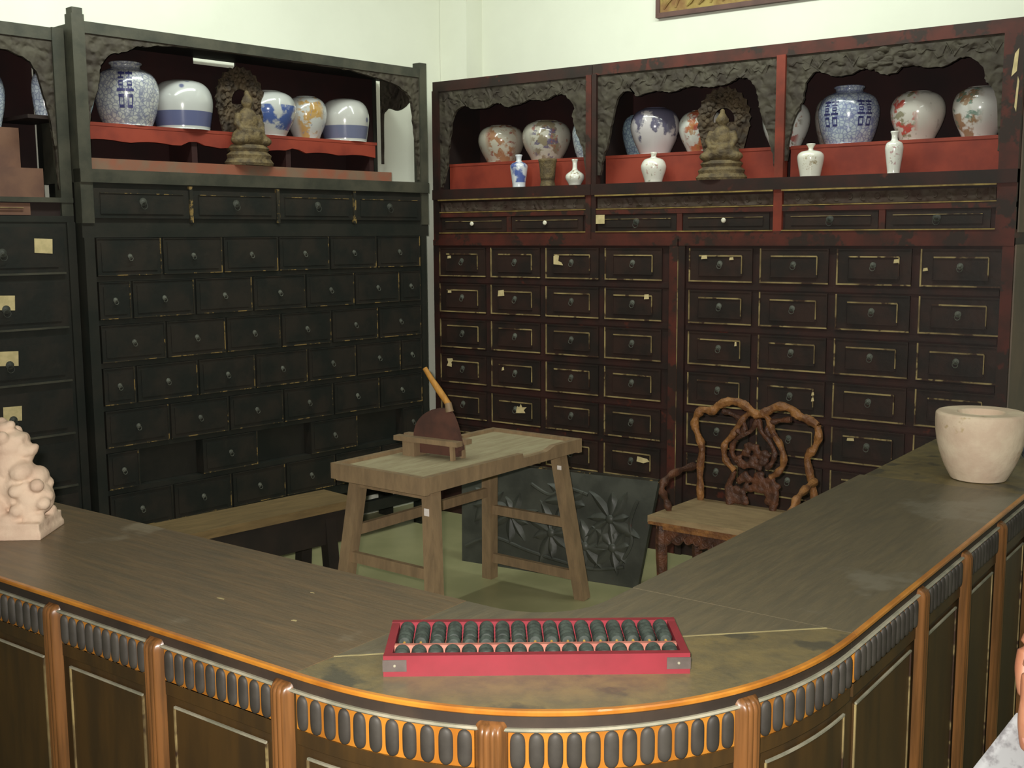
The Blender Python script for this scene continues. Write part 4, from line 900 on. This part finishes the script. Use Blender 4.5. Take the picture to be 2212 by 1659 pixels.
# ------------------------------------------------------------------ dark carved panel standing behind the table
cp = thing('leaning_board', 'dark slate-coloured carved wooden panel standing on the floor behind the table', 'panel', (0.58, -0.735, 0), R(7.0))
b = MB(); b.hexa([(0.03, 0.0, 0), (0.97, 0.0, 0), (0.97, 0.03, 0), (0.03, 0.03, 0)], [(0.0, 0.055, 0.50), (1.045, 0.055, 0.50), (1.045, 0.085, 0.50), (0.0, 0.085, 0.50)]); b.build('panel_board', M['panel'], cp)
def onp(x, z, lift=0.0): return (x, 0.055 * z / 0.5 - lift, z)
MB().bar(onp(0.0, 0.495, -0.01), onp(1.045, 0.495, -0.01), 0.02, 0.014).build('top_edge', M['black_edge'], cp)
rr = random.Random(12)
def leaf(cx_, cz_, ang, ln, wd, parent):
    b = MB(); pts = []
    d = Vector((math.cos(ang), math.sin(ang))); q = Vector((-d.y, d.x)); n = 7; vs = []
    for i in range(n + 1):
        tt = i / n; wv = wd * math.sin(math.pi * min(1, tt * 0.94 + 0.06)) ** 0.8; bend = 0.18 * ln * tt * tt
        for s_ in (-1, -0.4, 0, 0.4, 1):
            P_ = Vector((cx_, cz_)) + d * (ln * tt) + q * (wv * s_ + bend); vs.append(onp(P_.x, P_.y, (0.014 if s_ == 0 else 0.010 if abs(s_) < 0.9 else -0.001)))
    fs = [(i * 5 + k, i * 5 + k + 1, (i + 1) * 5 + k + 1, (i + 1) * 5 + k) for i in range(n) for k in range(4)]
    b.add(vs, fs); b.build('carved_leaf', M['panel'], parent, True)
for (cx_, cz_, n, ln) in ((0.30, 0.26, 9, 0.15), (0.52, 0.20, 9, 0.16), (0.60, 0.36, 7, 0.13), (0.82, 0.30, 9, 0.15), (0.84, 0.17, 8, 0.13), (0.70, 0.16, 7, 0.12), (0.16, 0.30, 7, 0.12)):
    a0 = rr.random() * 6
    for i in range(n): leaf(cx_, cz_, a0 + 2 * math.pi * i / n + rr.random() * 0.4, ln * (0.6 + 0.5 * rr.random()), 0.022 + 0.01 * rr.random(), cp)
    b = MB(); b.ball(onp(cx_, cz_, 0.004), 0.024, 0.018, 0.024, 12, 8); b.build('carved_boss', M['panel'], cp, True)
b = MB()
for pts in ([(0.05, 0.08), (0.2, 0.14), (0.4, 0.10), (0.6, 0.07), (0.75, 0.06), (0.90, 0.09)], [(0.88, 0.10), (0.93, 0.2), (0.92, 0.3), (0.95, 0.4)], [(0.40, 0.42), (0.5, 0.38), (0.58, 0.42), (0.7, 0.40)]):
    b.tube([onp(q.x, q.z, 0.004) for q in catmull([(x, 0, z) for x, z in pts], 6)], 0.009, 7)
b.build('carved_stem', M['panel'], cp, True)

# ------------------------------------------------------------------ carved armchair
ch = thing('carved_armchair', 'ornately carved ochre armchair with double-arched openwork back', 'chair', (0, 0, 0))
XL, XR, SY0, SY1, SZ = 1.845, 2.425, -1.065, -0.675, 0.48
b = MB(); b.prism_xy([(XL, SY0), (XR, SY0), (XR - 0.02, SY1), (XL + 0.02, SY1)], SZ - 0.028, SZ); b.build('seat', M['seat'], ch)
MB().box(XL + 0.004, XR - 0.004, SY0 - 0.004, SY0 + 0.012, SZ - 0.034, SZ - 0.022).build('seat_edge', M['chair'], ch)
MB().box(XL + 0.03, XR - 0.03, SY0 + 0.02, SY0 + 0.045, SZ - 0.055, SZ - 0.028).build('seat_rail', M['chair'], ch)
for x in (XL + 0.03, XR - 0.055): MB().box(x, x + 0.025, SY0 + 0.05, SY1 - 0.03, SZ - 0.06, SZ - 0.028).build('seat_rail', M['chair_dk'], ch)
ap2 = [(XL + 0.06, SZ - 0.055)]; n = 26
ap2 += [(XL + 0.06 + (XR - XL - 0.12) * i / n, SZ - 0.085 - 0.028 * abs(math.cos(i / n * math.pi * 2)) ** 0.7 - 0.01 * math.sin(i * 2.2)) for i in range(n + 1)] + [(XR - 0.06, SZ - 0.055)]
MB().prism_xz(ap2, SY0 + 0.024, SY0 + 0.04).build('carved_apron', M['chair_dk'], ch)
b = MB()
for i in range(11): b.torus((XL + 0.09 + 0.04 * i, SY0 + 0.022, SZ - 0.085), 0.013, 0.0045, 12, 5)
b.build('carved_fret', M['chair_dk'], ch, True)
for x in (XL + 0.045, XR - 0.045):
    for y in (SY0 + 0.045, SY1 - 0.035):
        MB().tube(catmull([(x, y, SZ - 0.03), (x, y - 0.008, 0.36), (x, y, 0.2), (x, y - 0.006, 0.06), (x, y, 0.0)], 5), [0.03 - 0.012 * math.sin(min(1, i / 20) * math.pi / 2) for i in range(21)], 8, 0.12).build('leg', M['chair_dk'], ch, True)
for z in (0.13,):
    MB().bar((XL + 0.045, SY0 + 0.045, z), (XR - 0.045, SY0 + 0.045, z), 0.022, 0.03).build('stretcher', M['chair_dk'], ch)
    for x in (XL + 0.045, XR - 0.045): MB().bar((x, SY0 + 0.045, z + 0.03), (x, SY1 - 0.035, z + 0.03), 0.022, 0.03).build('stretcher', M['chair_dk'], ch)
YC = -0.70
def back(name, pts, r0, r1, mat='chair', jit=0.28, k=7, y=YC):
    P = catmull([(x, y, z) for x, z in pts], k); n = len(P)
    return MB().tube(P, [r0 + (r1 - r0) * (0.5 + 0.5 * math.sin(i * 0.62 + r0 * 900)) + 0.002 for i in range(n)], 9, jit * 0.7, 1.0).build(name, M[mat], ch, True)
back('top_rail', [(1.872, 0.842), (1.895, 0.866), (1.945, 0.868), (1.975, 0.895), (2.035, 0.915), (2.09, 0.902), (2.125, 0.876), (2.155, 0.868), (2.185, 0.884), (2.235, 0.910), (2.285, 0.905), (2.32, 0.880), (2.36, 0.868), (2.40, 0.848)], 0.013, 0.018)
back('back_post', [(1.872, 0.842), (1.862, 0.80), (1.882, 0.748), (1.898, 0.70), (1.890, 0.62), (1.892, 0.55), (1.895, 0.475)], 0.011, 0.016)
back('back_post', [(2.40, 0.848), (2.405, 0.80), (2.388, 0.755), (2.362, 0.715), (2.374, 0.65), (2.395, 0.56), (2.393, 0.475)], 0.011, 0.016)
back('back_splat', [(2.12, 0.878), (2.09, 0.855), (2.06, 0.812), (2.035, 0.77), (2.005, 0.735), (2.0, 0.69), (2.015, 0.655), (2.05, 0.625)], 0.009, 0.014)
back('back_splat', [(2.17, 0.878), (2.195, 0.85), (2.215, 0.80), (2.245, 0.755), (2.262, 0.71), (2.258, 0.665), (2.235, 0.635), (2.21, 0.615)], 0.009, 0.014)
back('back_splat', [(2.145, 0.85), (2.12, 0.80), (2.075, 0.775), (2.04, 0.735), (2.04, 0.69), (2.07, 0.66)], 0.007, 0.011, 'chair_dk')
back('back_splat', [(2.15, 0.85), (2.165, 0.80), (2.20, 0.765), (2.222, 0.72), (2.215, 0.68), (2.19, 0.65)], 0.007, 0.011, 'chair_dk')
back('back_splat', [(1.99, 0.87), (2.03, 0.862), (2.075, 0.84), (2.09, 0.81), (2.075, 0.785), (2.055, 0.80)], 0.007, 0.012, 'chair_dk')
back('back_splat', [(2.29, 0.862), (2.25, 0.855), (2.205, 0.84), (2.188, 0.81), (2.205, 0.785), (2.225, 0.80)], 0.007, 0.012, 'chair_dk')
b = MB()
for i in range(46):
    a = rr.random() * 6.28; q = rr.random() ** 0.5; b.ball((2.132 + math.cos(a) * q * 0.075, YC - 0.004, 0.690 + math.sin(a) * q * 0.055), 0.011 + 0.008 * rr.random(), 0.009 + 0.006 * rr.random(), 0.008 + 0.006 * rr.random(), 8, 6)
mod_mesh('carved_medallion', b, 0.005, [M['chair_dk']], ch, 2)
b = MB()
for i in range(60):
    z = 0.49 + 0.135 * rr.random(); w = 0.115 - 0.35 * abs(z - 0.55); x = 2.132 + (rr.random() - 0.5) * 2 * w
    if z < 0.545 and abs(x - 2.15) < 0.04: continue
    b.ball((x, YC, z), 0.014 + 0.008 * rr.random(), 0.011, 0.012 + 0.006 * rr.random(), 8, 6)
b.tube([(2.03, YC, 0.478), (2.02, YC, 0.55), (2.05, YC, 0.625)], [0.018, 0.014, 0.012], 8, 0.2); b.tube([(2.22, YC, 0.478), (2.235, YC, 0.55), (2.21, YC, 0.62)], [0.018, 0.014, 0.012], 8, 0.2)
mod_mesh('carved_splat_foot', b, 0.005, [M['chair_dk']], ch, 2)
for x, q in ((1.868, 1), (2.40, -1)):
    P = catmull([(x, -0.71, 0.625), (x - 0.012 * q, -0.82, 0.622), (x - 0.018 * q, -0.92, 0.605), (x - 0.014 * q, -0.965, 0.57), (x, -0.955, 0.525), (x + 0.01 * q, -0.945, 0.478)], 6)
    MB().tube(P, [0.014 + 0.004 * math.sin(i) for i in range(len(P))], 9, 0.15).build('arm', M['chair_dk'] if q == 1 else M['chair'], ch, True)

# ------------------------------------------------------------------ stone pieces on the counter
def lion():
    b = MB(); B = b.ball
    b.box(-0.120, 0.080, -0.070, 0.070, 0.0, 0.042); b.box(-0.124, 0.084, -0.074, 0.074, 0.0, 0.016)
    B((-0.055, 0, 0.085), 0.062, 0.062, 0.062); B((-0.035, 0, 0.135), 0.058, 0.056, 0.075); B((0.012, 0, 0.115), 0.050, 0.055, 0.070); B((-0.006, 0, 0.18), 0.050, 0.052, 0.055)
    for q in (-1, 1):
        B((-0.05, q * 0.048, 0.075), 0.050, 0.026, 0.045); B((0.0, q * 0.05, 0.050), 0.034, 0.020, 0.016)
        b.tube([(0.030, q * 0.034, 0.135), (0.044, q * 0.036, 0.09), (0.046, q * 0.036, 0.05)], [0.026, 0.022, 0.021], 10); B((0.058, q * 0.036, 0.050), 0.024, 0.022, 0.015)
        B((-0.002, q * 0.040, 0.255), 0.014, 0.012, 0.018); B((0.026, q * 0.020, 0.242), 0.011, 0.011, 0.010)
    B((-0.002, 0, 0.225), 0.046, 0.046, 0.046); B((0.030, 0, 0.214), 0.030, 0.032, 0.020); B((0.026, 0, 0.194), 0.024, 0.026, 0.011); B((0.052, 0, 0.222), 0.011, 0.016, 0.010); B((0.018, 0, 0.250), 0.022, 0.034, 0.012)
    for i in range(14):                                # curls of the mane
        a = math.pi * (0.25 + 1.5 * i / 13); B((-0.02 - 0.03 * math.sin(a * 0.5), math.cos(a) * 0.048, 0.215 + math.sin(a) * -0.045 + 0.01), 0.018, 0.016, 0.018)
    for i in range(7): B((-0.058 - 0.006 * (i % 2), (i - 3) * 0.014, 0.165 + 0.01 * (i % 3)), 0.018, 0.014, 0.02)
    B((-0.012, 0, 0.275), 0.022, 0.026, 0.016); B((-0.022, 0.006, 0.288), 0.012, 0.014, 0.012); B((0.004, -0.008, 0.282), 0.012, 0.012, 0.012)
    b.tube([(-0.10, 0, 0.06), (-0.118, 0, 0.12), (-0.10, 0.01, 0.17), (-0.085, 0, 0.195)], [0.022, 0.026, 0.024, 0.014], 10)
    B((0.050, -0.01, 0.092), 0.046, 0.048, 0.046); B((0.056, 0, 0.145), 0.026, 0.036, 0.03); B((0.03, -0.02, 0.165), 0.03, 0.04, 0.03)
    for i in range(12): B((0.052 + 0.03 * math.cos(i * 0.9), -0.02 + 0.035 * math.sin(i * 1.7), 0.10 + 0.035 * math.sin(i * 2.3)), 0.017, 0.017, 0.017)
    return b
ln = thing('stone_lion', 'pale pinkish carved stone lion seated on the left counter, cut by the picture edge', 'statue', (1.405, -3.47, ZC), R(38))
lb = lion(); lb.v = [(x * 1.06, y * 1.08, z * 0.97) for x, y, z in lb.v]
mod_mesh('lion_body', lb, 0.0042, [M['stone']], ln, 2)
mt = thing('stone_mortar', 'cream marble mortar with thick rim on the right counter', 'mortar', (3.192, -1.452, ZC))
P = catmull([(0.03, 0, 0.0), (0.072, 0, 0.0), (0.082, 0, 0.008), (0.103, 0, 0.05), (0.119, 0, 0.10), (0.127, 0, 0.15), (0.128, 0, 0.190), (0.124, 0, 0.200), (0.114, 0, 0.203), (0.075, 0, 0.201), (0.066, 0, 0.199), (0.058, 0, 0.17), (0.045, 0, 0.12), (0.02, 0, 0.09), (0.001, 0, 0.085)], 4)
mbo = MB(); mbo.lathe([(max(q.x, 0.0006), q.z) for q in P], 56); mbo.build('mortar_bowl', M['stone2'], mt, 'all')
b = MB(); b.ball((0.118, 0.045, 0.186), 0.028, 0.024, 0.018, 12, 8); b.build('rim_lug', M['stone2'], mt, 'all')
# bundle beyond the mortar
b = MB(); rr2 = random.Random(3)
for i in range(9): b.ball((3.285 + 0.02 * math.cos(i * 2.1), -1.06 + 0.05 * (i / 9 - 0.5), ZC + 0.018 + 0.012 * (i % 4)), 0.05, 0.045, 0.02)
cb = mod_mesh('cloth_bundle', b, 0.006, [M['cloth_blue']], None, 6)
zmin = min(v.co.z for v in cb.data.vertices)
for v in cb.data.vertices: v.co.z += ZC - 0.002 - zmin
tag(cb, 'small pale blue and dark cloth bundle on the counter just beyond the mortar', 'cloth')

# ------------------------------------------------------------------ visitor's hand with a printed sheet at the right edge
HB = Vector((3.7669, -3.5949, 1.0600))                    # beside the counter, a little above its top
hm = Matrix(((0.805, -0.073, 0.589), (0.594, 0.109, -0.797), (-0.006, 0.991, 0.131)))
hp = tag(bpy.data.objects.new('person', None), 'bare hand of a visitor holding a printed sheet, at the right picture edge', 'person'); COL.objects.link(hp)
hp.matrix_world = Matrix.Translation(HB) @ hm.to_4x4()
b = MB()
def chain(pts, rad): b.tube(catmull(pts, 5), [rad[0] + (rad[1] - rad[0]) * i / ((len(pts) - 1) * 5) for i in range((len(pts) - 1) * 5 + 1)], 12); b.ball(pts[-1], rad[1], rad[1], rad[1], 12, 8)
b.ball((0.075, 0.075, 0.0), 0.044, 0.046, 0.020, 16, 10); b.ball((0.062, 0.05, 0.0), 0.036, 0.03, 0.018, 14, 10)
chain([(0.045, 0.075, 0.002), (0.012, 0.052, 0.010), (0.005, 0.010, 0.014), (0.002, -0.018, 0.012), (0.006, -0.046, 0.006)], (0.0115, 0.0085))       # index, bent down over the sheet
chain([(0.055, 0.045, 0.004), (0.030, 0.022, 0.014), (0.026, -0.018, 0.018), (0.024, -0.050, 0.010)], (0.0115, 0.0085))
chain([(0.070, 0.040, 0.004), (0.050, 0.015, 0.014), (0.046, -0.022, 0.018), (0.044, -0.050, 0.010)], (0.0110, 0.0080))
chain([(0.088, 0.045, 0.002), (0.072, 0.018, 0.012), (0.066, -0.012, 0.014), (0.064, -0.034, 0.010)], (0.0095, 0.0070))
chain([(0.060, 0.085, -0.006), (0.030, 0.075, -0.022), (0.018, 0.040, -0.026), (0.016, 0.010, -0.020)], (0.0130, 0.0100))                            # thumb behind the sheet
chain([(0.085, 0.085, 0.0), (0.15, 0.13, 0.0), (0.26, 0.19, -0.02)], (0.027, 0.036))
mod_mesh('hand', b, 0.0028, [M['skin']], hp, 3)
MB().ball((0.0018, -0.036, 0.0135), 0.0048, 0.008, 0.0022, 12, 8).build('nail', M['nail'], hp, True)
sb = MB(); vs = []; n = 12
for i in range(n + 1):
    for jx in range(n + 1):
        u = i / n; v = jx / n
        px = -0.002 + u * 0.21 + v * -0.085; py = -0.012 - v * 0.10 + u * 0.02; vs.append((px, py, -0.004 + 0.012 * math.sin(u * 3) * v + 0.010 * v - 0.006 * u))
sb.add(vs, [(i * (n + 1) + jx, (i + 1) * (n + 1) + jx, (i + 1) * (n + 1) + jx + 1, i * (n + 1) + jx + 1) for i in range(n) for jx in range(n)])
sh = sb.build('printed_sheet', M['sheet'], None, True); sh.matrix_world = hp.matrix_world.copy()
so = sh.modifiers.new('t', 'SOLIDIFY'); so.thickness = 0.0006
tag(sh, 'printed grey-white sheet held by the hand at the lower right picture corner', 'paper')
